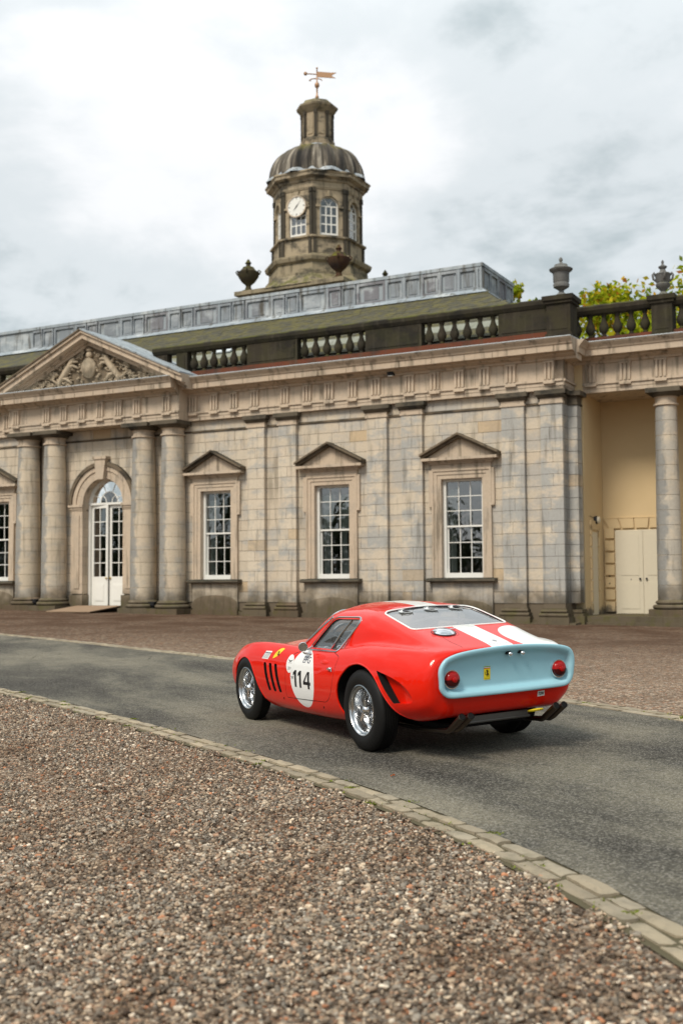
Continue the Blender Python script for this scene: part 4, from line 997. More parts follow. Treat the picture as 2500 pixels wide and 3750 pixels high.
        mb.build('hour_marks', M['iron'], ck)
        for an, ln, tw_, nm in ((R(50), .36, .016, 'minute_hand'), (R(228), .26, .024, 'hour_hand')):
            mb = MB(); c_, s_ = math.cos(an), math.sin(an); poly3(mb, [(-.06*c_-tw_*s_, cz-.06*s_+tw_*c_), (ln*c_, cz+ln*s_), (-.06*c_+tw_*s_, cz-.06*s_-tw_*c_)], .112, .122); mb.build(nm, M['iron'], ck)
oct_ring(MB(), [(1.9, 17.0), (1.9, 20.4)]).build('tower_interior', M['dark'], T)
oct_ring(MB(), [(2.2, 20.15), (2.25, 20.25), (2.25, 20.50), (2.32, 20.53), (2.36, 20.62), (2.58, 20.72), (2.60, 20.84), (2.66, 20.90), (2.66, 20.96), (2.3, 21.0)]).build('tower_cornice', M['tower'], T)
# scalloped lead apron under the dome ribs
mb = MB(); n = 64; vs_ = []
for j, (r, z) in enumerate([(2.62, 20.955), (2.44, 21.18)]):
    for i in range(n):
        a = 2*PI*i/n; fac = math.cos(PI/8)/math.cos(((a+PI/8*0) % (PI/4))-PI/8) if True else 1
        vs_.append((r*fac*math.cos(a)*1.01, r*fac*math.sin(a)*1.01, z+(.03*math.cos(i*PI/2) if j else 0)))
mb.add(vs_, [(i, (i+1) % n, n+(i+1) % n, n+i) for i in range(n)]); mb.build('lead_apron', M['lead'], T, True)
# ribbed dome: scalloped octagonal cloister vault
vs_ = []; N = 192; nj = 16
def domer(t): return 2.40*math.cos(t*PI/2*.88)**.82, 21.05+1.78*math.sin(t*PI/2*.98)
for j in range(nj+1):
    r, z = domer(j/nj)
    for i in range(N):
        a = 2*PI*i/N; fac = .5*(1+math.cos(PI/8)/math.cos((a % (PI/4))-PI/8))
        lobes = 1+.085*abs(math.cos(a*12))**.8-.045
        vs_.append((r*fac*lobes*math.cos(a), r*fac*lobes*math.sin(a), z))
MB().add(vs_, [(j*N+i, j*N+(i+1) % N, (j+1)*N+(i+1) % N, (j+1)*N+i) for j in range(nj) for i in range(N)]).build('dome', M['dome'], T, True)
oct_ring(MB(), [(.95, 22.68), (.98, 22.84), (.86, 22.93)]).build('lantern_collar', M['lead'], T)
oct_ring(MB(), [(.88, 22.85), (.88, 23.2), (.82, 23.26), (.76, 23.32), (.76, 24.55), (.80, 24.6)]).build('lantern', M['tower'], T)
for k in range(8):
    a = PI/8+PI/4*k; x, y = .76*math.cos(a), .76*math.sin(a)
    o = MB().box((-.06, -.07, 23.3), (.07, .07, 24.6)).box((-.08, -.09, 24.45), (.09, .09, 24.62)).build('lantern_pilaster', M['soot'], T); o.location = (x, y, 0); o.rotation_euler.z = a
    a = PI/4*k; o = MB().box((-.02, -.14, 23.45), (.03, .14, 24.4)).build('lantern_panel', M['tower'], T); o.location = (.70*math.cos(a), .70*math.sin(a), 0); o.rotation_euler.z = a
oct_ring(MB(), [(.80, 24.58), (.92, 24.72), (1.04, 24.86), (1.06, 24.95), (.9, 25.02), (.75, 25.22), (.3, 25.36)]).build('lantern_cap', M['towermoss'], T)
vn = MB().lathe([(.09, 25.3), (.05, 25.5), (.09, 25.56), (.09, 25.62), (.045, 25.7), (.04, 26.05), (.10, 26.1), (.13, 26.2), (.10, 26.3), (.035, 26.36), (.03, 27.05), (.06, 27.08), (.0, 27.15)], (0, 0, 0), 12).build('weather_vane', M['gold'], T, True)
yaw = -BANG
def vp(pts): return [(x*math.cos(yaw), x*math.sin(yaw), z) for x, z in pts]
mb = MB(); ban = [(.0, 26.62), (.95, 26.55), (.72, 26.68), (.98, 26.84), (.72, 26.84), (.0, 26.90)]
n = len(ban); a_ = [(x, -.02, z) for x, z in ban]; b_ = [(x, .02, z) for x, z in ban]
ro = Matrix.Rotation(yaw, 3, 'Z'); tv = lambda L_: [tuple(ro @ Vector(p)) for p in L_]
mb.add(tv(a_+b_), [tuple(range(n)), tuple(range(2*n-1, n-1, -1))]+[(i, (i+1) % n, n+(i+1) % n, n+i) for i in range(n)])
mb.tube(tv([(0, 0, 26.76), (-.55, 0, 26.80)]), .03, 6); mb.ball(tv([(-.58, 0, 26.8)])[0], .10, 8, 5)
mb.tube(tv([(0, 0, 26.55), (-.3, 0, 26.52), (-.40, 0, 26.44), (-.3, 0, 26.42)]), .03, 6); mb.tube(tv([(0, 0, 26.55), (.2, 0, 26.5), (.26, 0, 26.42)]), .025, 6)
mb.build('vane_banner', M['gold'], vn)
# urns on the corners of the tower base
UPF = [(.34, 0), (.34, .08), (.18, .14), (.12, .30), (.16, .36), (.34, .50), (.50, .72), (.54, .90), (.40, .98), (.32, 1.06), (.26, 1.14), (.12, 1.18), (.10, 1.26), (.16, 1.32), (.10, 1.40), (.03, 1.50)]
for (du, dv_, lb, mm) in ((-2.5, -2.5, 'dark mossy urn with handles left of the clock tower', 'urnmoss'), (2.5, -2.5, 'red-stained dark urn in front of the right side of the clock tower', 'urnred'), (2.5, 2.5, 'urn behind the lead parapet of which only the finial shows, right of the tower', 'urnmoss')):
    if mm not in M: M[mm] = stone(mm, (.06, .05, .035) if mm == 'urnmoss' else (.07, .035, .025), (.07, .055, .03), (.03, .03, .03), .4, lowdirt=False, moss=.8)
    o = urn([(r_, z_*1.12) for r_, z_ in UPF], M[mm], 4, hz=1.02, hr=.5); on_b(o, TU+du, TV+dv_, 15.34); tag(o, lb, 'urn', 'urns round the tower base')
# ================================================================ the racing car (local frame: x forward from the rear axle, y left, z up)
F_ = Vector((-math.sin(CYAW), math.cos(CYAW), 0)); L_ = Vector((-math.cos(CYAW), -math.sin(CYAW), 0)); U_ = Vector((0, 0, 1))
L2 = L_*math.cos(CROLL)-U_*math.sin(CROLL); U2 = U_*math.cos(CROLL)+L_*math.sin(CROLL)
F2 = F_*math.cos(CPIT)+U2*math.sin(CPIT); U3 = U2*math.cos(CPIT)-F_*math.sin(CPIT)
CM = Matrix((F2, L2, U3)).transposed().to_4x4(); CM.translation = CO
car = empty('racing_car'); car.matrix_world = CM
tag(car, 'red vintage racing coupe with white stripe and pale blue tail, parked on the drive', 'car')
# ---- materials
m, g, out = newmat('red_paint')
tco = g.add('ShaderNodeTexCoord').outputs['Object']; sp = g.add('ShaderNodeSeparateXYZ', {0: tco}); cx_, cy_, cz_ = sp.outputs
def inside(expr): return g.math('LESS_THAN', expr, 1.0)
def ell(a, ca, ra, b, cb, rb_, p=2.0):
    q = lambda v, c_, r_: g.math('POWER', g.math('ABSOLUTE', g.math('DIVIDE', g.math('SUBTRACT', v, c_), r_)), p)
    return inside(g.math('ADD', q(a, ca, ra), q(b, cb, rb_)))
top = g.math('GREATER_THAN', cz_, .78)
stripe = g.math('MULTIPLY', g.math('LESS_THAN', g.math('ABSOLUTE', g.math('SUBTRACT', cy_, -.01)), .105), top)
deck = g.math('MULTIPLY', ell(cx_, -.74, .31, cy_, -.425, .25), top)
sidel = g.math('MULTIPLY', ell(cx_, 1.065, .243, cz_, .515, .258), g.math('GREATER_THAN', cy_, .4))
wmask = g.math('MAXIMUM', g.math('MAXIMUM', stripe, deck), sidel)
dust = g.math('MULTIPLY', g.noise(tco, 3, 5, .6), .06)
redc = g.mix(dust, (.70, .013, .003), (.62, .016, .005))
c = g.mix(wmask, redc, (.80, .80, .78))
b = bsdf(g, out, c, .35, 0.0, Coat_Weight=.75, Coat_Roughness=.02, Coat_IOR=1.40, Specular_IOR_Level=.05)
M['red'] = m
def paint(nm, col, r=.3, coat=.8): return plain(nm, col, r, 0.0, Coat_Weight=coat, Coat_Roughness=.06)
M['blue'] = paint('pale_blue_paint', (.32, .57, .66), .4, .5)
M['black'] = plain('wheel_well_black', (.006, .006, .006), .9)
M['tyre'] = plain('tyre_rubber', (.011, .0107, .0105), .55)
M['chrome'] = plain('chrome', (.78, .78, .79), .09, 1.0)
M['alu'] = plain('polished_aluminium', (.56, .57, .58), .2, 1.0)
M['steel'] = plain('dull_steel', (.12, .115, .105), .5, .8)
M['exh'] = plain('burnt_exhaust', (.13, .10, .078), .36, 1.0)
M['cabin'] = plain('cabin_trim', (.035, .035, .04), .8)
M['seat'] = plain('blue_cloth', (.05, .07, .13), .9)
M['decal'] = plain('white_vinyl', (.80, .80, .78), .4)
M['ink'] = plain('black_vinyl', (.012, .012, .014), .45)
M['navy'] = plain('navy_vinyl', (.03, .04, .09), .45)
M['yellow'] = plain('yellow_vinyl', (.80, .62, .03), .4)
M['green'] = plain('green_vinyl', (.0, .22, .06), .4)
M['redv'] = plain('red_vinyl', (.6, .02, .02), .4)
def lensmat(nm, col):
    m, g, out = newmat(nm); bsdf(g, out, col, .15, 0, Specular_IOR_Level=.35); return m
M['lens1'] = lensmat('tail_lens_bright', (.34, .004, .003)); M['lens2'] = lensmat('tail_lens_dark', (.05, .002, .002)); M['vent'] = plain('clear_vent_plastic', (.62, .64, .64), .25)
m, g, out = newmat('plexiglass')
fr = g.add('ShaderNodeFresnel', {0: 1.5}).outputs[0]
tcg = g.add('ShaderNodeTexCoord').outputs['Object']
gl = g.add('ShaderNodeBsdfGlossy', {'Color': (1, 1, 1, 1), 'Roughness': .06}); tr = g.add('ShaderNodeBsdfTransparent', {0: (.90, .92, .92, 1)})
di = g.add('ShaderNodeBsdfDiffuse', {0: (.55, .57, .57, 1)})
vo = g.add('ShaderNodeTexVoronoi', {'Vector': tcg, 'Scale': 75.0, 'Randomness': 1.0})
drop = g.math('MULTIPLY', g.sstep(vo.outputs['Distance'], .22, .12), g.math('GREATER_THAN', g.noise(tcg, 9, 3), .5))
haze_ = g.math('ADD', g.math('MULTIPLY', drop, .35), .10)                         # rain specks and a film of dust
mx1 = g.add('ShaderNodeMixShader', {0: haze_, 1: tr.outputs[0], 2: di.outputs[0]})
mx = g.add('ShaderNodeMixShader', {0: g.math('MULTIPLY_ADD', fr, 1.7, .03, clamp=True), 1: mx1.outputs[0], 2: gl.outputs[0]}); g.l.new(mx.outputs[0], out.inputs[0]); M['plexi'] = m

# ---- body surface: control sections, interpolated along x and round the section
def pchip(xs, ys, x):
    xs = np.array(xs, float); ys = np.array(ys, float); h = np.diff(xs); d = np.diff(ys)/h; mm = np.zeros(len(xs))
    for i in range(1, len(xs)-1):
        if d[i-1]*d[i] > 0: w1, w2 = 2*h[i]+h[i-1], h[i]+2*h[i-1]; mm[i] = (w1+w2)/(w1/d[i-1]+w2/d[i])
    mm[0], mm[-1] = d[0], d[-1]
    i = np.clip(np.searchsorted(xs, x)-1, 0, len(xs)-2); t = (x-xs[i])/h[i]
    return (1+2*t)*(1-t)**2*ys[i]+t*(1-t)**2*h[i]*mm[i]+t*t*(3-2*t)*ys[i+1]+t*t*(t-1)*h[i]*mm[i+1]
#        x     zb   ys   | ym   zm   | crest y,z | valley y,z | mid y,z | edge y,z | quarter y,z | centre z
ST = [(-.912, .520, .46,  .575, .66,  .515, .800,  .43, .827,  .36, .836,  .26, .842,  .14, .846,  .848),
      (-.900, .425, .565,  .645, .62,  .545, .806,  .46, .832,  .38, .841,  .28, .847,  .15, .851,  .853),
      (-.845, .350, .63,  .705, .58,  .585, .825,  .51, .845,  .42, .855,  .34, .862,  .18, .868,  .871),
      (-.72, .315, .685,  .752, .56,  .62, .842,  .55, .856,  .47, .880,  .40, .890,  .21, .899,  .902),
      (-.55, .290, .715,  .782, .55,  .655, .850,  .58, .862,  .51, .910,  .44, .929,  .23, .939,  .942),
      (-.36, .260, .73,  .800, .55,  .675, .855,  .60, .870,  .54, .945,  .475, .976,  .25, .986,  .988),
      (-.15, .235, .735,  .808, .55,  .685, .855,  .615, .874,  .56, .975,  .485, 1.030,  .26, 1.050,  1.054),
      (.05, .215, .735,  .808, .54,  .69, .846,  .625, .868,  .58, .985,  .495, 1.070,  .27, 1.108,  1.114),
      (.25, .200, .735,  .802, .53,  .69, .826,  .64, .842,  .595, .970,  .51, 1.092,  .28, 1.142,  1.152),
      (.50, .190, .735,  .795, .52,  .69, .798,  .65, .808,  .605, .950,  .52, 1.092,  .29, 1.155,  1.170),
      (.75, .182, .735,  .790, .51,  .69, .782,  .652, .790,  .608, .940,  .52, 1.083,  .29, 1.155,  1.174),
      (.98, .178, .735,  .788, .51,  .69, .776,  .653, .784,  .612, .910,  .528, 1.045,  .30, 1.128,  1.150),
      (1.15, .176, .735,  .787, .51,  .688, .776,  .652, .782,  .615, .865,  .54, .965,  .32, 1.060,  1.090),
      (1.32, .175, .735,  .787, .51,  .686, .780,  .645, .784,  .605, .818,  .54, .860,  .33, .955,  .990),
      (1.50, .175, .735,  .787, .51,  .684, .785,  .63, .783,  .58, .792,  .51, .805,  .33, .850,  .880),
      (1.70, .175, .735,  .788, .51,  .683, .790,  .61, .782,  .55, .782,  .46, .792,  .28, .822,  .838),
      (2.00, .178, .735,  .790, .51,  .680, .792,  .59, .772,  .51, .766,  .42, .774,  .25, .798,  .812),
      (2.30, .185, .730,  .788, .51,  .672, .780,  .58, .752,  .49, .740,  .39, .746,  .23, .764,  .774),
      (2.60, .195, .715,  .770, .50,  .655, .742,  .56, .712,  .46, .696,  .36, .700,  .21, .714,  .722),
      (2.85, .215, .665,  .725, .47,  .620, .672,  .53, .650,  .43, .636,  .33, .638,  .19, .646,  .650),
      (3.05, .240, .58,  .645, .44,  .55, .590,  .47, .578,  .38, .566,  .29, .566,  .17, .570,  .572),
      (3.20, .270, .45,  .515, .41,  .44, .510,  .37, .505,  .30, .498,  .23, .498,  .13, .500,  .500),
      (3.30, .310, .28,  .33, .39,  .28, .450,  .24, .450,  .19, .446,  .14, .446,  .08, .446,  .446)]
SX = [r[0] for r in ST]; cols = list(zip(*ST))
xg = np.unique(np.concatenate([np.linspace(-.912, -.845, 10), np.linspace(-.845, 3.05, 132), np.linspace(3.05, 3.30, 10)]))
I = [pchip(SX, c_, xg) for c_ in cols]
NS = 78
rows_ = []
for k in range(len(xg)):
    zb, ys, ym, zm, yf, zf, yv, zv, y9, z9, ye, ze, yq, zq, zc_ = [I[j][k] for j in range(1, 16)]
    cp = [(0, zb), (ys*.55, zb-.002), (ys-.085, zb), (ys-.012, zb+.045), (ys+(ym-ys)*.62, zb+(zm-zb)*.45), (ym, zm), (ym-(ym-yf)*.20, zm+(zf-zm)*.52), (yf+(ym-yf)*.38, zf-(zf-zm)*.15), (yf, zf), (yv, zv), (y9, z9), (ye, ze), (yq, zq), (0, zc_)]
    P = np.array([(-cp[1][0], cp[1][1])]+cp+[(-cp[-2][0], cp[-2][1])], float)
    # centripetal Catmull-Rom
    o = []
    for i in range(1, len(P)-2):
        p0, p1, p2, p3 = P[i-1:i+3]; t0 = 0; t1 = t0+np.linalg.norm(p1-p0)**.5; t2 = t1+np.linalg.norm(p2-p1)**.5; t3 = t2+np.linalg.norm(p3-p2)**.5
        for t in np.linspace(t1, t2, 6, endpoint=False):
            A1 = (t1-t)/(t1-t0)*p0+(t-t0)/(t1-t0)*p1; A2 = (t2-t)/(t2-t1)*p1+(t-t1)/(t2-t1)*p2; A3 = (t3-t)/(t3-t2)*p2+(t-t2)/(t3-t2)*p3
            B1 = (t2-t)/(t2-t0)*A1+(t-t0)/(t2-t0)*A2; B2 = (t3-t)/(t3-t1)*A2+(t-t1)/(t3-t1)*A3
            o.append((t2-t)/(t2-t1)*B1+(t-t1)/(t2-t1)*B2)
    o.append(P[-2]); rows_.append(np.array(o))
ns = len(rows_[0]); full = []
for k in range(len(xg)):
    h = rows_[k]; ring_ = [(xg[k], y, z) for y, z in h]+[(xg[k], -y, z) for y, z in h[-2:0:-1]]; full.append(ring_)
nr = len(full[0]); bv = [p for r in full for p in r]
bf_ = [(k*nr+i, k*nr+(i+1) % nr, (k+1)*nr+(i+1) % nr, (k+1)*nr+i) for k in range(len(xg)-1) for i in range(nr)]
bf_ += [tuple(range(nr-1, -1, -1)), tuple((len(xg)-1)*nr+i for i in range(nr))]
smooth_me = bpy.data.meshes.new('body_src'); smooth_me.from_pydata(bv, [], bf_); smooth_me.update()
bm = bmesh.new(); bm.from_mesh(smooth_me); bmesh.ops.recalc_face_normals(bm, faces=bm.faces); bm.to_mesh(smooth_me)
bm.normal_update(); VN = [v.normal.copy() for v in bm.verts]; VCo = [v.co.copy() for v in bm.verts]
BVH = BVHTree.FromBMesh(bm); PV = [[v.index for v in f.verts] for f in bm.faces]; NQ = len(bm.faces); bm.free()
def cast(o_, d):
    r = BVH.ray_cast(Vector(o_), Vector(d)); return r[0], r[1]
def on_side(x, z, s=1, off=0.0):
    p, n = cast((x, s*1.6, z), (0, -s, 0))
    if p is None: p, n, _, _ = BVH.find_nearest(Vector((x, s*.7, z)))
    return p+n*off
def on_top(x, y, off=0.0):
    p, n = cast((x, y, 2.0), (0, 0, -1))
    if p is None: p, n, _, _ = BVH.find_nearest(Vector((x, y, 1.0)))
    return p+n*off
def poly_spline(pts, closed=True, n=6):
    P = [np.array(p, float) for p in pts]; m_ = len(P); o = []
    rng = range(m_) if closed else range(m_-1)
    for i in rng:
        a, b, c_, d = (P[(i-1) % m_], P[i], P[(i+1) % m_], P[(i+2) % m_]) if closed else (P[max(i-1, 0)], P[i], P[i+1], P[min(i+2, m_-1)])
        for t in np.linspace(0, 1, n, endpoint=False): o.append(.5*((2*b)+(-a+c_)*t+(2*a-5*b+4*c_-d)*t*t+(-a+3*b-3*c_+d)*t**3))
    if not closed: o.append(P[-1])
    return [tuple(q) for q in o]
def round_poly(pts, rad, n=5):
    """round the corners of a polygon (2D)"""
    o = []; m_ = len(pts); rad = rad if isinstance(rad, (list, tuple)) else [rad]*m_
    for i in range(m_):
        p0, p1, p2 = [np.array(pts[(i+k) % m_], float) for k in (-1, 0, 1)]; r_ = rad[i]
        if r_ <= 0: o.append(tuple(p1)); continue
        a = p1+(p0-p1)/np.linalg.norm(p0-p1)*min(r_, np.linalg.norm(p0-p1)*.48); b = p1+(p2-p1)/np.linalg.norm(p2-p1)*min(r_, np.linalg.norm(p2-p1)*.48)
        for t in np.linspace(0, 1, n): o.append(tuple((1-t)**2*a+2*t*(1-t)*p1+t*t*b))
    return o
# ---- outlines
ARCH_F = poly_spline([(2.712, .36), (2.685, .47), (2.62, .56), (2.53, .615), (2.43, .637), (2.33, .625), (2.245, .59), (2.185, .54), (2.12, .46), (2.03, .315), (1.94, .225), (1.86, .175)], False, 5)
ARCH_F = [(2.70, .05), (2.71, .2)]+ARCH_F+[(1.80, .05)]
ARCH_R = poly_spline([(.325, .235), (.382, .35), (.385, .45), (.35, .54), (.285, .612), (.17, .686), (.03, .716), (-.10, .706), (-.21, .672), (-.32, .60), (-.44, .465), (-.53, .37), (-.60, .325)], False, 5)
ARCH_R = [(.28, .05)]+ARCH_R+[(-.70, .27), (-.74, .05)]
WIN_S = round_poly([(.515, .792), (1.115, .783), (.80, 1.045), (.32, 1.055)], [.02, .03, .07, .06])
RWIN = round_poly([(.135, .44), (.165, 0), (.135, -.44), (-.355, -.455), (-.362, 0), (-.355, .455)], [.07, 0, .07, .05, 0, .05])     # (x, y)
WSHIELD = round_poly([(1.03, .42), (1.10, 0), (1.03, -.42), (1.36, -.52), (1.53, 0), (1.36, .52)], [.05, .0, .05, .04, 0, .04])
DOOR = round_poly([(1.440, .315), (.60, .345), (.475, .45), (.40, .745), (.55, .775), (1.12, .770), (1.40, .70)], [.03, .06, .10, .03, .03, .12, .12])
SCOOP = round_poly([(-.305, .682), (-.50, .648), (-.66, .60), (-.745, .53), (-.755, .462), (-.69, .450), (-.53, .440)], [.01, .08, .08, .08, .05, .02, .01])
def prism_obj(poly, a, b, m, axis=1):
    o = MB().prism(poly, axis, a, b).build('cutter', m, None)
    bm = bmesh.new(); bm.from_mesh(o.data); bmesh.ops.recalc_face_normals(bm, faces=bm.faces); bm.to_mesh(o.data); bm.free(); return o
cutters = []
for s in (1, -1):
    for poly, ins in ((ARCH_F, .44), (ARCH_R, .42)):
        a, b = sorted((s*ins, s*1.1)); cutters.append(prism_obj(poly, a, b, M['black']))
    for k in range(3):
        xo = -.121*k
        sl_ = round_poly([(1.922+xo, .612), (1.862+xo, .614), (1.772+xo, .352), (1.830+xo, .347)], [.02]*4, 4)
        a, b = sorted((s*.60, s*1.1)); cutters.append(prism_obj(sl_, a, b, M['black']))
    # outlet behind the rear wheel: deep at its leading edge, running out to the skin at the tail
    n = len(SCOOP); outer = [(x, s*1.1, z) for x, z in SCOOP]; inner = []
    for x, z in SCOOP:
        lead = -.305+(-.53+.305)*(.682-z)/(.682-.44); t = min(1, max(0, (lead-x)/.34)); y = on_side(x, z, s)[1]
        inner.append((x, y-s*(.045*(1-t)**1.5+.014), z))
    cc = np.mean(inner, axis=0); cc[1] += s*.0
    vs_ = outer+inner+[tuple(cc)]
    fs = [(i, (i+1) % n, n+(i+1) % n, n+i) for i in range(n)]+[tuple(range(n-1, -1, -1))]+[(n+i, n+(i+1) % n, 2*n) for i in range(n)]
    def lead_(p): return abs((p[0]+.305)*(.44-.682)-(p[1]-.682)*(-.53+.305))/math.hypot(.225, .242) < .012
    fm_ = [1 if (lead_(SCOOP[i]) and lead_(SCOOP[(i+1) % n])) else 0 for i in range(n)]+[0]*(1+n)
    o = mk('cutter', vs_, fs, mats=[M['red'], M['black']], fm=fm_); bm = bmesh.new(); bm.from_mesh(o.data); bmesh.ops.recalc_face_normals(bm, faces=bm.faces); bm.to_mesh(o.data); bm.free(); cutters.append(o)
# cabin: hollow inside the skin plus window shafts that open into it
ci = [k for k in range(len(xg)) if -.42 <= xg[k] <= 1.52]
vs_ = []; fs = []; rr = []
for k in ci[::4]:
    x = xg[k]; zt_ = pchip(SX, cols[15], np.array([x]))[0]; 
    h = [(0, .30)]+[(.58, .30), (.60, .50), (.60, .70)]+[(max(0, y*.93-.0), z-.030) for y, z in rows_[k][-31:] if z > .78]
    rr.append(h)
nmin = min(len(h) for h in rr)
def resamp(h, n):
    h = np.array(h); L = np.concatenate([[0], np.cumsum(np.linalg.norm(np.diff(h, axis=0), axis=1))]); t = np.linspace(0, L[-1], n); return np.stack([np.interp(t, L, h[:, 0]), np.interp(t, L, h[:, 1])], 1)
for k, h in zip(ci[::4], rr):
    h = resamp(h, 26); x = xg[k]; vs_ += [(x, y, z) for y, z in h]+[(x, -y, z) for y, z in h[-2:0:-1]]
q = 50
fs = [(j*q+i, j*q+(i+1) % q, (j+1)*q+(i+1) % q, (j+1)*q+i) for j in range(len(rr)-1) for i in range(q)]+[tuple(range(q-1, -1, -1)), tuple((len(rr)-1)*q+i for i in range(q))]
o = mk('cutter', vs_, fs, M['cabin']); bm = bmesh.new(); bm.from_mesh(o.data); bmesh.ops.recalc_face_normals(bm, faces=bm.faces); bm.to_mesh(o.data); bm.free(); cabin_cut = o
for s in (1, -1):
    a, b = sorted((s*.40, s*1.1)); cutters.append(prism_obj(WIN_S, a, b, M['cabin']))
cutters.append(prism_obj(RWIN, .80, 1.5, M['cabin'], 2)); cutters.append(prism_obj(WSHIELD, .62, 1.5, M['cabin'], 2))
body = bpy.data.objects.new('body', smooth_me.copy()); COL.objects.link(body); body.data.materials.append(M['red'])
door_src = bpy.data.objects.new('door_src', smooth_me.copy()); COL.objects.link(door_src); door_src.data.materials.append(M['red'])
def boolean(o_, cs, op='DIFFERENCE'):
    for c_ in cs:
        md = o_.modifiers.new('b', 'BOOLEAN'); md.operation = op; md.object = c_; md.solver = 'EXACT'; md.material_mode = 'TRANSFER'
    bpy.context.view_layer.update(); dg = bpy.context.evaluated_depsgraph_get()
    me = bpy.data.meshes.new_from_object(o_.evaluated_get(dg)); o_.modifiers.clear(); old = o_.data; o_.data = me; bpy.data.meshes.remove(old)
def offset_poly(P, d):
    n = len(P); P = [np.array(p) for p in P]; c_ = np.mean(P, axis=0); o = []
    for i in range(n):
        t = P[(i+1) % n]-P[i-1]; t = t/max(1e-9, np.linalg.norm(t)); nn_ = np.array([t[1], -t[0]])
        if nn_ @ (P[i]-c_) < 0: nn_ = -nn_
        o.append(tuple(P[i]+nn_*d))
    return o
# left door cut out as its own slab, with an open shut line round it
dslab = prism_obj(offset_poly(DOOR, -.0022), .685, 1.1, M['cabin']); dgap = prism_obj(offset_poly(DOOR, .0022), .68, 1.1, M['black'])
boolean(door_src, [dslab], 'INTERSECT')
boolean(body, cutters+[cabin_cut, dgap])
door_src.name = 'door'
def smooth_from_source(o_):
    """shade the cut mesh with the normals of the uncut skin"""
    me = o_.data; me.polygons.foreach_set('use_smooth', [True]*len(me.polygons)); me.set_sharp_from_angle(angle=R(32))
    cn = [l.normal.copy() for l in me.corner_normals] if False else None
    nl = []; cache = {}
    me.update()
    for p in me.polygons:
        fn = p.normal
        for li in p.loop_indices:
            vi = me.loops[li].vertex_index
            if vi not in cache:
                loc, n, fi, d = BVH.find_nearest(me.vertices[vi].co)
                if d > 4e-4 or fi >= NQ-2: cache[vi] = None
                else:
                    w_ = [1.0/max(1e-7, (VCo[j]-loc).length_squared) for j in PV[fi]]; s_ = Vector((0, 0, 0))
                    for j, ww in zip(PV[fi], w_): s_ += VN[j]*ww
                    cache[vi] = s_.normalized()
            n = cache[vi]
            nl.append(n if (n is not None and n.dot(fn) > .8) else (0, 0, 0))
    me.normals_split_custom_set(nl)
smooth_from_source(body); smooth_from_source(door_src)
for o_ in cutters+[cabin_cut, dslab, dgap]: me = o_.data; bpy.data.objects.remove(o_); bpy.data.meshes.remove(me)
body.parent = car; door_src.parent = car
def cpart(mb, name, m, par=None, smooth=True, angle=35): return mb.build(name, m, par or car, smooth, angle=angle)
# dark slot at the mouth of each outlet, rolled arch lips
for s in (1, -1):
    for poly, nm in ((ARCH_F, 2), (ARCH_R, 2)):
        pts = [on_side(x, z, s, -.004) for x, z in poly if z > .24]
        cpart(MB().tube(pts, .0075, 6), 'wheel_arch_lip', M['red'], body)
# ---- glass and bright trims
def pane_from(poly, fn, name, off, m, par, n=10):
    """fan-free grid fill of a 2D outline, draped on the skin"""
    P = np.array(poly); c_ = P.mean(0); vs_ = [fn(*c_, off)]; k = len(P)
    for r in range(1, n+1):
        for p in P: q_ = c_+(p-c_)*r/n; vs_.append(fn(q_[0], q_[1], off))
    fs = [(0, 1+(i+1) % k, 1+i) for i in range(k)]+[(1+(r-1)*k+i, 1+(r-1)*k+(i+1) % k, 1+r*k+(i+1) % k, 1+r*k+i) for r in range(1, n) for i in range(k)]
    o = mk(name, vs_, fs, m, par, True); return o
for s in (1, -1):
    par = door_src if s > 0 else car
    sw = pane_from(WIN_S, lambda x, z, o_: on_side(x, z, s, o_), 'side_window', -.012, M['plexi'], par)
    tr_ = [on_side(x, z, s, .002) for x, z in offset_poly(WIN_S, .014)]
    cpart(MB().tube(tr_, .0085, 6, closed=True), 'window_trim', M['alu'], sw)
    a, b = on_side(.735, .79, s, -.008), on_side(.50, 1.045, s, -.008)
    mid = on_side(.6175, .9175, s, -.006)
    cpart(MB().tube([a, mid, b], .009, 6), 'window_divider', M['alu'], sw)
rw = pane_from(RWIN, on_top, 'rear_window', -.006, M['plexi'], car)
cpart(MB().tube([on_top(x, y, .002) for x, y in offset_poly(RWIN, .009)], .008, 6, closed=True), 'rear_window_trim', M['decal'], rw)
ws = pane_from(WSHIELD, on_top, 'windscreen', -.006, M['plexi'], car)
cpart(MB().tube([on_top(x, y, .002) for x, y in offset_poly(WSHIELD, .012)], .011, 6, closed=True), 'windscreen_trim', M['alu'], ws)
a = [on_side(x, z, 1, .004) for x, z in ((1.30, .80), (1.2, .86), (1.08, .93), (.95, 1.01), (.87, 1.055))]; cpart(MB().tube(a, .011, 6), 'pillar_trim', M['alu'], car)
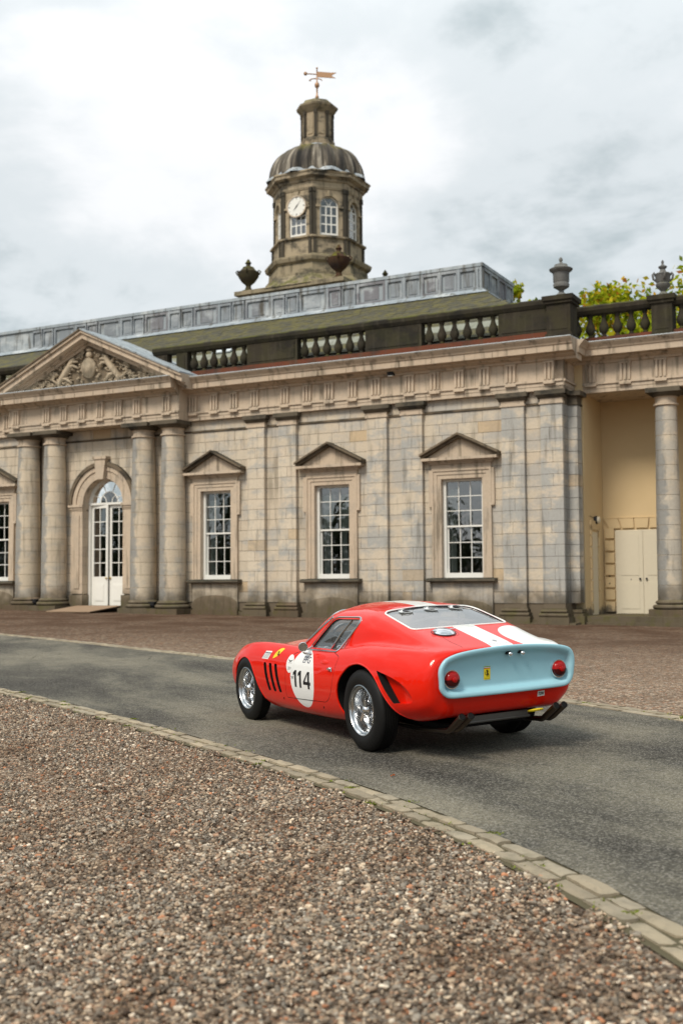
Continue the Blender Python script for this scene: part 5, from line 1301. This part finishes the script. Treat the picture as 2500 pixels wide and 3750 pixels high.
for y in (.27, .02, -.23):                                  # three cabin vents: clear discs with scooped flaps
    x = .065; c_ = on_top(x, y, .004)
    ringp = [on_top(x+.055*math.cos(t), y+.062*math.sin(t), .004) for t in np.linspace(0, 2*PI, 24, endpoint=False)]
    vt = cpart(MB().tube(ringp, .0025, 5, closed=True), 'vent_disc', M['vent'], rw)
    sc_ = []
    for j in range(4):
        for i in range(13):
            t = PI*i/12-PI/2; h_ = .011*math.sin(PI*j/6); rr_ = .062*(1-.14*j/3)
            p = on_top(x-.012+rr_*math.cos(t)*.9+.0*j, y+rr_*math.sin(t), .003); sc_.append(p+Vector((-.012*j, 0, h_*math.cos(t)**.5 if math.cos(t) > 0 else 0)))
    cpart(MB().add(sc_, [(j*13+i, j*13+i+1, (j+1)*13+i+1, (j+1)*13+i) for j in range(3) for i in range(12)]), 'vent_scoop', M['vent'], vt)
    hole = [on_top(x-.014+.010*math.cos(t), y+.030*math.sin(t), .0025) for t in np.linspace(0, 2*PI, 18, endpoint=False)]; cpart(MB().add(hole, [tuple(range(18))]), 'vent_opening', M['black'], vt, False)
# ---- cabin fittings seen through the glass
for y in (.30, -.30):
    st = MB().tube([(.62, y, .42), (.40, y, .40), (.28, y, .46), (.20, y, .70), (.16, y, .88)], [.19, .22, .20, .19, .14], 12)
    cpart(st, 'seat', M['seat'], car, True)
whl = MB(); ct = Vector((1.02, .30, .80)); ax = Vector((-.92, 0, .38)).normalized(); e1 = Vector((0, 1, 0)); e2 = ax.cross(e1)
whl.tube([ct+(e1*math.cos(t)+e2*math.sin(t))*.19 for t in np.linspace(0, 2*PI, 28, endpoint=False)], .012, 6, closed=True)
for t in (R(90), R(210), R(330)): whl.tube([ct, ct+(e1*math.cos(t)+e2*math.sin(t))*.19], .008, 5)
cpart(whl, 'steering_wheel', M['alu'], car)
db = MB().box((1.24, -.56, .60), (1.42, .56, .78)); db.build('dashboard', M['cabin'], car)
for y in (.44, .30, .16): cpart(MB().lathe([(.05, -.012), (.055, 0), (.045, .004)], (1.235, y, .72), 16, 'x'), 'instrument', M['alu'], car)
cpart(MB().tube([(.0, -.50, .62), (.02, -.46, .85), (.05, -.30, 1.0), (.06, 0, 1.04), (.05, .30, 1.0), (.02, .46, .85), (.0, .50, .62)], .018, 8), 'roll_bar', M['steel'], car)
# ---- tail: dished pale blue panel with an upturned lip
TP = [(.625, .627), (.618, .565), (.585, .520), (.53, .500), (.40, .496), (.20, .494), (0, .493), (-.20, .494), (-.40, .496), (-.53, .500), (-.585, .520), (-.618, .565), (-.628, .627), (-.632, .70), (-.612, .765), (-.56, .805), (-.43, .832), (-.22, .850), (0, .857), (.22, .850), (.43, .832), (.56, .800), (.612, .752), (.63, .70)]
TP = poly_spline(TP, True, 4); c_ = np.array((0, .675))
def rings_(specs):
    """specs: (inset, x); inset shrinks the outline inwards"""
    vs_ = []; k = len(TP)
    for ins, x in specs:
        q_ = offset_poly(TP, -ins) if ins else TP
        for (y, z) in q_: vs_.append((x-(.030*max(0, (z-.55)/.30) if True else 0), y, z))
    fs = [(j*k+i, j*k+(i+1) % k, (j+1)*k+(i+1) % k, (j+1)*k+i) for j in range(len(specs)-1) for i in range(k)]
    fs.append(tuple((len(specs)-1)*k+i for i in range(k))); return vs_, fs
vs_, fs = rings_([(.03, -.915), (.004, -.945), (-.004, -.970), (-.004, -.980), (0, -.986), (.008, -.989), (.024, -.987), (.032, -.983), (.040, -.974), (.049, -.955), (.056, -.943), (.066, -.937), (.08, -.935)])
tailp = MB().add(vs_, fs); tp = cpart(tailp, 'tail_panel', M['blue'], car, True, 42)
XT = lambda z: -.935-.030*max(0, (z-.55)/.30)
for y in (.505, -.505):
    z = .635; x = XT(z)
    bz = cpart(MB().lathe([(.072, .01), (.074, -.010), (.071, -.018), (.066, -.018), (.064, .0)], (x, y, z), 32, 'x', cap=False), 'tail_light', M['chrome'], car)
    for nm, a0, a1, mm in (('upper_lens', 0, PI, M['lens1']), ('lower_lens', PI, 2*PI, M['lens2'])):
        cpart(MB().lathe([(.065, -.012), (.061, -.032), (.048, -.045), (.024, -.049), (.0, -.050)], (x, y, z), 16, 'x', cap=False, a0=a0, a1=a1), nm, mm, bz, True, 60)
    cpart(MB().lathe([(.022, -.045), (.021, -.062), (.010, -.067), (.0, -.067)], (x, y, z), 16, 'x', cap=False), 'reflector', M['lens1'], bz)
for y in (-.01, -.127):
    pl_ = cpart(MB().box((XT(.80)-.030, y-.016, .786), (XT(.80)+.01, y+.020, .815)), 'plate_light', M['ink'], car, False); cpart(MB().ball((XT(.79)-.032, y-.006, .788), .021, 12, 8), 'light_cap', M['chrome'], pl_)
# ---- flat prints: outlines tessellated and draped
def drape(name, polys, fn, m, par, off=.0012, grid=.02):
    bm = bmesh.new()
    for pl in polys:
        vv_ = [bm.verts.new((p[0], p[1], 0)) for p in pl]
        try: bm.faces.new(vv_)
        except ValueError: pass
    bmesh.ops.triangulate(bm, faces=bm.faces)
    if grid:
        xs = [v.co.x for v in bm.verts]; ys = [v.co.y for v in bm.verts]
        for lo, hi, nn_ in ((min(xs), max(xs), (1, 0, 0)), (min(ys), max(ys), (0, 1, 0))):
            t = lo+grid
            while t < hi: bmesh.ops.bisect_plane(bm, geom=bm.verts[:]+bm.edges[:]+bm.faces[:], plane_co=Vector(nn_)*t, plane_no=nn_); t += grid
    for v in bm.verts: v.co = fn(v.co.x, v.co.y, off)
    me = bpy.data.meshes.new(name); bm.to_mesh(me); bm.free(); me.materials.append(m); me.polygons.foreach_set('use_smooth', [True]*len(me.polygons))
    o = bpy.data.objects.new(name, me); COL.objects.link(o); o.parent = par; return o
def text_polys(txt, h, w=None, shear=0.0, bold=.0):
    cu = bpy.data.curves.new('t', 'FONT'); cu.body = txt; cu.size = 1; cu.offset = bold; cu.fill_mode = 'NONE' if False else 'FRONT'; cu.resolution_u = 3; cu.shear = shear
    o = bpy.data.objects.new('t', cu); COL.objects.link(o); bpy.context.view_layer.update()
    me = bpy.data.meshes.new_from_object(o.evaluated_get(bpy.context.evaluated_depsgraph_get()))
    co = np.array([v.co[:2] for v in me.vertices]); lo, hi = co.min(0), co.max(0)
    sy = h/(hi[1]-lo[1]); sx = (w/(hi[0]-lo[0])) if w else sy
    pol = [[((co[i][0]-(lo[0]+hi[0])/2)*sx, (co[i][1]-(lo[1]+hi[1])/2)*sy) for i in p.vertices] for p in me.polygons]
    bpy.data.objects.remove(o); bpy.data.curves.remove(cu); bpy.data.meshes.remove(me); return pol
def move(pol, x, z, flip=-1, rot=0.0):
    c2, s2 = math.cos(rot), math.sin(rot); return [[(x+flip*(p[0]*c2-p[1]*s2), z+p[0]*s2+p[1]*c2) for p in pl] for pl in pol]
SD = lambda x, z, o_: on_side(x, z, 1, o_)
# the big race number: condensed block digits
def one(x): return [[(x, .43), (x+.034, .43), (x+.034, .575), (x, .575)], [(x-.030, .545), (x, .552), (x, .575), (x-.014, .575), (x-.030, .562)]]
# drawn in a reading frame (r to the right as seen), then mirrored to car x
num = []
W1 = .038
for r0 in (-.155, -.055): num += [[(r0, 0), (r0+W1, 0), (r0+W1, .152), (r0+.010, .152), (r0-.030, .128), (r0-.030, .100), (r0, .112)]]
r0 = .075
num += [[(r0+.040, 0), (r0+.078, 0), (r0+.078, .152), (r0+.040, .152)], [(r0-.050, .034), (r0+.040, .034), (r0+.040, .062), (r0-.012, .062), (r0+.040, .134), (r0+.040, .152), (r0+.036, .152), (r0-.050, .056)], [(r0+.078, .034), (r0+.098, .034), (r0+.098, .062), (r0+.078, .062)]]
drape('race_number', [[(1.065-x*1.0, .432+z) for x, z in pl] for pl in num], SD, M['ink'], door_src, .0014)
drape('sponsor_lettering', move(text_polys('EFG', .056, .155, .25), 1.005, .685), SD, M['navy'], door_src, .0014)
e_ = [(math.cos(t), math.sin(t)) for t in np.linspace(0, 2*PI, 40, endpoint=False)]
sr2 = drape('small_roundel', [[(1.335+.075*x, .632+.082*z) for x, z in e_]], SD, M['decal'], car, .0012)
drape('year_lettering', move(text_polys('2019', .026, .062), 1.335, .592), SD, M['ink'], sr2, .0020, None)
def wing_emblem(x, z, k): 
    pl = []
    for s in (-1, 1):
        for j in range(4): pl.append([(x+s*k*.15, z+k*(.10-.07*j)), (x+s*k*(1-.18*j), z+k*(.32-.10*j)), (x+s*k*(.95-.18*j), z+k*(.24-.10*j)), (x+s*k*.15, z+k*(.05-.07*j))])
    pl.append([(x+k*.14*a, z+k*.14*b) for a, b in e_[::5]]); pl.append([(x-k*.7, z-k*.36), (x+k*.7, z-k*.36), (x+k*.7, z-k*.30), (x-k*.7, z-k*.30)]); return pl
drape('wing_emblem', wing_emblem(1.335, .655, .050), SD, M['ink'], sr2, .0020, None)
drape('wing_emblem', wing_emblem(1.265, .515, .036), SD, M['ink'], door_src, .0020, None)
# rearing horse silhouette in a unit box (reading frame)
HORSE = [(.30, .02), (.36, .02), (.37, .10), (.45, .22), (.52, .30), (.60, .28), (.62, .12), (.58, .04), (.66, .03), (.69, .12), (.70, .30), (.66, .40), (.58, .46), (.50, .52), (.46, .60), (.52, .62), (.66, .56), (.70, .60), (.56, .70), (.46, .70), (.44, .76), (.50, .80), (.62, .74), (.64, .79), (.50, .87), (.42, .86), (.40, .90), (.34, .98), (.29, .93), (.20, .86), (.21, .81), (.28, .82), (.30, .72), (.28, .60), (.32, .46), (.34, .36), (.26, .30), (.10, .44), (.10, .62), (.17, .70), (.10, .74), (.04, .60), (.04, .42), (.20, .24), (.34, .24), (.32, .12)]
def horse(x, z, w_, h_, mir=1): return [[(x-mir*(p[0]-.38)*w_, z+(p[1]-.5)*h_) for p in HORSE]]
shp = [(1.63+(a_-1.63)*.66, .703+(b_-.703)*.72) for a_, b_ in [(1.515, .775), (1.575, .780), (1.655, .762), (1.735, .712), (1.785, .645), (1.745, .648), (1.665, .672), (1.585, .716), (1.535, .750)]]
sh_ = drape('shield_badge', [poly_spline(shp, True, 4)], SD, M['yellow'], body, .0012)
drape('horse_emblem', horse(1.638, .708, .085, .052), SD, M['ink'], sh_, .0020, .02)
stk = drape('scrutineering_sticker', [[(1.785, .722), (1.925, .718), (1.975, .645), (1.835, .645)]], SD, M['decal'], body, .0012)
rs_ = random.Random(2); lines = []
for j in range(6):
    z = .708-.010*j; x = 1.80+.012*j*.65; 
    while x < 1.92+.010*j: w_ = rs_.uniform(.010, .03); lines.append([(x, z), (x+w_*.8, z), (x+w_*.8, z-.0035 if j else z-.008), (x, z-.0035 if j else z-.008)]); x += w_
drape('sticker_print', lines, SD, M['navy'], stk, .0020, None)
TL = lambda y, z, o_: Vector((XT(z)-o_, y, z))
bd = drape('tail_badge', [[(.177-.030, .605), (.177+.030, .605), (.177+.030, .708), (.177-.030, .708)]], TL, M['yellow'], tp, .003, None)
for z0, mm in ((.700, 'green'), (.695, 'decal'), (.690, 'redv')): drape('tricolour_band', [[(.147, z0), (.207, z0), (.207, z0+.006), (.147, z0+.006)]], TL, M[mm], bd, .004, None)
drape('horse_emblem', [[(p[0], p[1]) for p in pl] for pl in [[(.177-(q_[0]-.38)*.055, .655+(q_[1]-.5)*.060) for q_ in HORSE]]], TL, M['ink'], bd, .0045, None)
drape('badge_lettering', [[(.177-p[0], .616+p[1]) for p in pl] for pl in text_polys('Ferrari', .009, .045)], TL, M['ink'], bd, .0045, None)
def rear_drape(y, z, o_):
    p, n = cast((-2.0, y, z), (1, 0, 0)); 
    return p+n*o_
tw_ = drape('tow_label', [[(-.325, .425), (-.392, .428), (-.392, .470), (-.325, .467)]], rear_drape, M['decal'], body, .002, None)
drape('tow_lettering', [[(-.3585-p[0], .4475+p[1]) for p in pl] for pl in text_polys('TOW', .028, .054, .15, .02)], rear_drape, M['ink'], tw_, .004, None)
drape('script_lettering', [[(-.865+p[1], -.01-p[0]) for p in pl] for pl in text_polys('F e r r a r i', .026, .19)], on_top, M['alu'], body, .003, None)
drape('horse_emblem', [[(-.80+(q_[1]-.5)*.05, -.01-(q_[0]-.38)*.05) for q_ in HORSE]], on_top, M['alu'], body, .003, None)
def seam(pts, nm, r=.0018, par=None): cpart(MB().tube(pts, r, 4), nm, M['ink'], par or body)
# boot-lid shut lines round the filler
ln = poly_spline([(-.46, -.09), (-.43, .10), (-.40, .19), (-.44, .235)], False, 6); seam([on_top(x, y, -.0003) for x, y in [(-.395, -.44), (-.40, -.1), (-.42, .16)]], 'lid_seam')
seam([on_top(x, y, -.0003) for x, y in poly_spline([(-.42, .16), (-.50, .145), (-.575, .17), (-.60, .235), (-.57, .30), (-.60, .335), (-.72, .345), (-.86, .33)], False, 6)], 'lid_seam')
seam([SD(x, z, .0014) for x, z in poly_spline([(1.28, .3205), (1.1, .3265), (.85, .335)], False, 4)], 'door_seam', .0016, door_src)
# fuel filler
fc = on_top(-.50, .265, .004); n_ = cast((-.50, .265, 2), (0, 0, -1))[1]
fcap = MB().lathe([(.088, -.012), (.090, .006), (.080, .016), (.05, .026), (.0, .030)], (0, 0, 0), 32); o = fcap.build('fuel_cap', M['chrome'], car, True, angle=50); o.location = fc; o.rotation_euler = n_.to_track_quat('Z', 'Y').to_euler()
q_ = MB().tube([(.098*math.cos(t), .098*math.sin(t), -.003) for t in np.linspace(0, 2*PI, 32, endpoint=False)], .004, 5, closed=True).build('filler_recess', M['ink'], o)
MB().box((-.10, -.012, .0), (-.07, .012, .022)).box((.06, -.008, .012), (.098, .008, .03)).build('cap_latch', M['chrome'], o)
# door handle, finger scoop, mirror
hd = SD(.435+.06, .64, .0); cpart(MB().ball((hd.x, hd.y+.012, hd.z), (.016, .014, .016), 10, 6).box((hd.x+.004, hd.y+.006, hd.z-.008), (hd.x+.045, hd.y+.018, hd.z+.006)).tube([(hd.x-.02, hd.y+.01, hd.z+.016), (hd.x-.03, hd.y+.016, hd.z-.02)], .005, 5), 'door_handle', M['chrome'], door_src)
fs_ = poly_spline([(.72, .695), (.66, .705), (.60, .700), (.565, .685), (.60, .672), (.67, .668), (.72, .675)], True, 4)
cpart(MB().add([SD(x, z, .0015) for x, z in fs_]+[SD(.64, .686, .010)], [(i, (i+1) % len(fs_), len(fs_)) for i in range(len(fs_))]), 'finger_scoop', M['red'], door_src, True, 80)
mp = Vector((.985, .80, .805)); 
mir = cpart(MB().lathe([(.0, .062), (.02, .058), (.034, .045), (.041, .02), (.043, -.004), (.040, -.008)], (0, 0, 0), 24, 'x', cap=False), 'door_mirror', M['chrome'], door_src, True, 60); mir.location = mp; mir.rotation_euler = (0, R(-6), R(-24))
cpart(MB().lathe([(.040, -.005), (.0, -.006)], (0, 0, 0), 24, 'x', cap=False), 'mirror_glass', M['mirror'] if 'mirror' in M else M['alu'], mir)
b_ = SD(.97, .735, .0); inv = Matrix.LocRotScale(mp, mir.rotation_euler, None).inverted()
cpart(MB().tube([inv @ Vector((.985, .80, .765)), inv @ Vector((.98, .795, .75)), inv @ b_], [.009, .008, .014], 8), 'mirror_stalk', M['chrome'], mir)
wp = on_top(1.60, .40, .01); cpart(MB().ball(tuple(wp), .014, 8, 5).tube([wp, wp+Vector((-.05, -.25, .03))], .004, 5), 'wiper', M['steel'], car)
for x, z in ((1.52, .302), (.70, .295)):
    p = SD(x, z, .001); cpart(MB().ball(tuple(p), (.007, .003, .014), 8, 5), 'jacking_hole', M['black'], body)
# ---- underside, exhausts, tow ring
def under(mb, nm, m, sm=True): return cpart(mb, nm, m, car, sm)
MB().box((-.70, -.42, .22), (1.9, .42, .26)).build('floor_pan', M['black'], car)
under(MB().box((-.80, -.30, .278), (-.77, .34, .316)).tube([(-.79, -.32, .268), (-.79, .36, .268)], .012, 8), 'rear_crossmember', M['steel'], False)
for s in (1, -1):
    for y in ((.415, .495) if s > 0 else (.385, .462)):
        pts = [(.2, s*(y-.02), .20), (-.45, s*(y-.01), .205), (-.78, s*y, .232), (-.865, s*y, .238), (-.915, s*y, .266), (-1.06, s*y, .365)]
        e_o = MB().tube(pts, [.014, .014, .016, .021, .0255, .0265], 14, cap=False); ex = under(e_o, 'exhaust_pipe', M['exh'])
        d = (Vector(pts[-1])-Vector(pts[-2])).normalized(); a = Vector(pts[-1])
        cpart(MB().tube([a-d*.10, a+d*.001], .0235, 14, cap=True), 'exhaust_bore', M['black'], ex)
        cpart(MB().tube([a-d*.012, a+d*.003], .0272, 14, cap=False), 'exhaust_rim', M['steel'], ex)
tr0 = Vector((-.90, -.30, .322)); under(MB().tube([tr0+Vector((.045*math.cos(t), .062*math.sin(t), .012*math.cos(t)*-1)) for t in np.linspace(0, 2*PI, 28, endpoint=False)], .007, 8, closed=True), 'tow_ring', M['yellow'])
cpart(MB().tube([(-.25, -.62, .33), (-.25, .62, .33)], .04, 10), 'rear_axle', M['black'], car)
cpart(MB().tube([(2.4, -.6, .32), (2.4, .6, .32)], .03, 8), 'front_axle', M['black'], car)
# ---- wheels
def wheel(x, y, s, Rt, wt, name):
    w_ = empty(name, (x, y, Rt), (0, 0, 0), car)
    hw = wt/2; fl = .208
    prof = [(fl-.012, -hw+.012), (fl+.004, -hw+.004), (fl+.03, -hw-.006), (Rt-.065, -hw-.008), (Rt-.035, -hw+.004), (Rt-.012, -hw+.018), (Rt-.003, -hw+.035)]
    tr = np.linspace(-hw+.035, hw-.035, 9); tread = []
    for i, h_ in enumerate(tr):
        if 0 < i < 8: tread += [(Rt-.003, h_-.006), (Rt-.010, h_-.003), (Rt-.010, h_+.003), (Rt-.003, h_+.006)]
    prof = prof+tread+[(r_, -h_) for r_, h_ in prof[::-1]]
    ty = MB().lathe(prof, (0, 0, 0), 72, 'y', cap=False); cpart(ty, 'tyre', M['tyre'], w_, True, 40)
    rimp = [(fl+.003, hw-.010), (fl+.001, hw-.002), (fl-.006, hw+.001), (fl-.012, hw-.006), (fl-.015, hw-.016), (fl-.030, hw-.022), (fl-.036, hw-.035), (fl-.046, -.015), (fl-.048, -.03), (fl-.030, -.05), (fl-.02, -hw+.01), (fl, -hw+.004)]
    rim = cpart(MB().lathe([(r_, s*h_) for r_, h_ in rimp], (0, 0, 0), 64, 'y', cap=False), 'rim', M['alu'], w_, True, 50)
    cpart(MB().lathe([(fl-.047, s*-.014), (fl-.062, s*-.012), (fl-.064, s*-.03), (fl-.047, s*-.032)], (0, 0, 0), 64, 'y', cap=False), 'rim_well', M['chrome'], rim, True, 40)
    cpart(MB().lathe([(.155, s*-.065), (.0, s*-.065)], (0, 0, 0), 32, 'y', cap=False), 'brake_drum', M['black'], w_, False)
    sp_ = MB()
    for k in range(36):
        a = 2*PI*k/36
        for row, (yh, rh, yr, tw) in enumerate(((.028, .036, -.02, .42), (-.045, .050, -.024, -.42))):
            aa = a+(.087 if row else 0); a2 = aa+(tw if k % 2 else -tw)*.55; rr_ = fl-.050
            sp_.tube([(rh*math.cos(aa), s*yh, rh*math.sin(aa)), (rr_*math.cos(a2), s*yr, rr_*math.sin(a2))], .0026, 4, cap=False)
    kind(cpart(sp_, 'spokes', M['chrome'], w_), 'stuff')
    hub = cpart(MB().lathe([(.052, s*-.05), (.050, s*-.02), (.040, s*.02), (.042, s*.032), (.050, s*.036), (.050, s*.046), (.036, s*.054), (.030, s*.066), (.022, s*.074), (.0, s*.077)], (0, 0, 0), 32, 'y', cap=False), 'hub', M['chrome'], w_, True, 40)
    sn = MB(); an0 = R(70) if x > 1 else R(115)
    for k in range(2):
        a = an0+PI*k; c2, s2 = math.cos(a), math.sin(a)
        pl = [(.030, -.022), (.055, -.020), (.098, -.010), (.104, .004), (.096, .014), (.055, .018), (.030, .022)]
        vs_ = [(r_*c2-q_*s2, s*(.046+.010*(r_/.1)), r_*s2+q_*c2) for r_, q_ in pl]+[(r_*c2-q_*s2, s*(.060+.016*(r_/.1)), r_*s2+q_*c2) for r_, q_ in pl]; n = len(pl)
        sn.add(vs_, [(i, (i+1) % n, n+(i+1) % n, n+i) for i in range(n)]+[tuple(range(n-1, -1, -1)), tuple(range(n, 2*n))])
    cpart(sn, 'spinner', M['chrome'], hub, True, 30)
    return w_
for s in (1, -1):
    wheel(0, s*.680, s, .335, .19, 'rear_wheel'); wheel(2.4, s*.692, s, .322, .155, 'front_wheel')
# ================================================================ trees
m, g, out = newmat('autumn_leaf')
pos = g.add('ShaderNodeNewGeometry'); oi = pos.outputs['Random Per Island']
c = g.ramp(oi, [(0, (.12, .17, .012)), (.35, (.26, .33, .018)), (.68, (.46, .50, .025)), (.90, (.58, .42, .03)), (1, (.5, .18, .03))])
d1 = g.add('ShaderNodeBsdfDiffuse', {0: c}); t1 = g.add('ShaderNodeBsdfTranslucent', {0: c}); mx = g.add('ShaderNodeMixShader', {0: .4, 1: d1.outputs[0], 2: t1.outputs[0]}); g.l.new(mx.outputs[0], out.inputs[0]); M['leaf'] = m
m, g, out = newmat('dark_leaf')
pos = g.add('ShaderNodeNewGeometry'); c = g.ramp(pos.outputs['Random Per Island'], [(0, (.03, .05, .02)), (1, (.085, .11, .04))]); bsdf(g, out, c, .7); M['leafd'] = m
M['bark'] = plain('bark', (.09, .07, .05), .9)
def tree(name, loc, h, r, nleaf, lsize, lm, seed, crown0=.25):
    rg = random.Random(seed); root = empty(name, loc)
    mb = MB(); mb.tube([(0, 0, -.3), (.1, 0, h*.35), (0, .1, h*.7), (0, 0, h*.9)], [h*.028, h*.022, h*.013, h*.004], 8); tips = []
    for k in range(16):
        a = rg.uniform(0, 2*PI); z0 = h*rg.uniform(crown0, .8); ln = r*rg.uniform(.55, 1.0)*(1-.45*(z0/h)**2); z1 = z0+ln*rg.uniform(.2, .7)
        p1 = (ln*.5*math.cos(a), ln*.5*math.sin(a), (z0+z1)/2+.2); p2 = (ln*math.cos(a+.2), ln*math.sin(a+.2), z1); mb.tube([(0, 0, z0), p1, p2], [h*.009, h*.006, h*.002], 5); tips += [p1, p2]
    tips.append((0, 0, h*.93)); mb.build('trunk', M['bark'], root, True)
    lf = MB(); cl = []
    for t_ in tips:
        for k in range(4): cl.append((t_[0]+rg.gauss(0, r*.16), t_[1]+rg.gauss(0, r*.16), t_[2]+rg.gauss(0, r*.14), r*rg.uniform(.14, .26)))
    vs_, fs = [], []
    for k in range(nleaf):
        c_ = rg.choice(cl); gq = lambda f: max(-1.5, min(1.5, rg.gauss(0, 1)))*c_[3]*f; p = Vector((c_[0]+gq(.62), c_[1]+gq(.62), min(c_[2]+gq(.55), h*1.04)))
        a = Vector((rg.gauss(0, 1), rg.gauss(0, 1), rg.gauss(0, 1))).normalized(); b = a.cross(Vector((rg.gauss(0, 1), rg.gauss(0, 1), rg.gauss(0, 1)))).normalized(); s = lsize*rg.uniform(.6, 1.3)
        n = len(vs_); vs_ += [p-a*s, p+b*s*.5, p+a*s, p-b*s*.5]; fs.append((n, n+1, n+2, n+3))
    mk('crown', vs_, fs, lm, root); return root
tag(tree('tree', (10.6, 46.5, 0), 13.7, 4.9, 46000, .15, M['leaf'], 4), 'yellow-green autumn tree behind the balustrade between the two grey urns', 'tree', 'autumn trees behind the pavilion')
tag(tree('tree', (15.0, 45.5, 0), 14.0, 4.5, 40000, .15, M['leaf'], 9), 'yellow-green autumn tree at the right edge beyond the scroll-handled urn', 'tree', 'autumn trees behind the pavilion')
tag(tree('tree', (8.1, 51.0, 0), 15.4, 2.1, 12000, .15, M['leaf'], 15), 'small green treetop peeping between the lead parapet and the corner urn', 'tree', 'autumn trees behind the pavilion')
# tree line behind the viewpoint, which the windows and the car's flank mirror
first = None
rg = random.Random(8)
for k in range(24):
    an = R(128+k*5.4+rg.uniform(-1.5, 1.5)); rd = 78+rg.uniform(-6, 10); x, y = rd*math.cos(an), 15+rd*math.sin(an)
    if first is None: o = first = tree('tree', (x, y, -.2), 8.5, 4.2, 5000, .40, M['leafd'], 77, .06)
    else:
        o = first.copy(); COL.objects.link(o); o.location = (x, y, -.2)
        for ch in first.children: c2 = ch.copy(); COL.objects.link(c2); c2.parent = o
        s = rg.uniform(.6, 1.25); o.scale = (s*rg.uniform(.9, 1.3), s*1.1, s); o.rotation_euler.z = rg.uniform(0, 6)
    tag(o, 'dark tree of the line mirrored in the tall sash windows', 'tree', 'tree line mirrored in the windows')
# a few fallen leaves
rg = random.Random(31)
M['leaffall'] = plain('fallen_leaf_orange', (.45, .10, .02), .7)
for (x, y, lb) in ((-1.62, 4.42, 'orange fallen leaf lying on the near gravel'), (.35, 8.1, 'small dark fallen leaf on the drive behind the car')):
    z = gzf(x, y)+.012; pts = [((.02 if True else .05)*math.cos(t)*(1+.3*math.cos(5*t)),   .012*math.sin(t)*(1+.3*math.cos(5*t)), .006*math.sin(3*t)+.006) for t in np.linspace(0, 2*PI, 20, endpoint=False)]
    o = mk('fallen_leaf', pts+[(0, 0, .002)], [(i, (i+1) % 20, 20) for i in range(20)], M['leaffall']); o.location = (x, y, z); o.rotation_euler.z = rg.uniform(0, 6); tag(o, lb, 'leaf', 'fallen leaves')
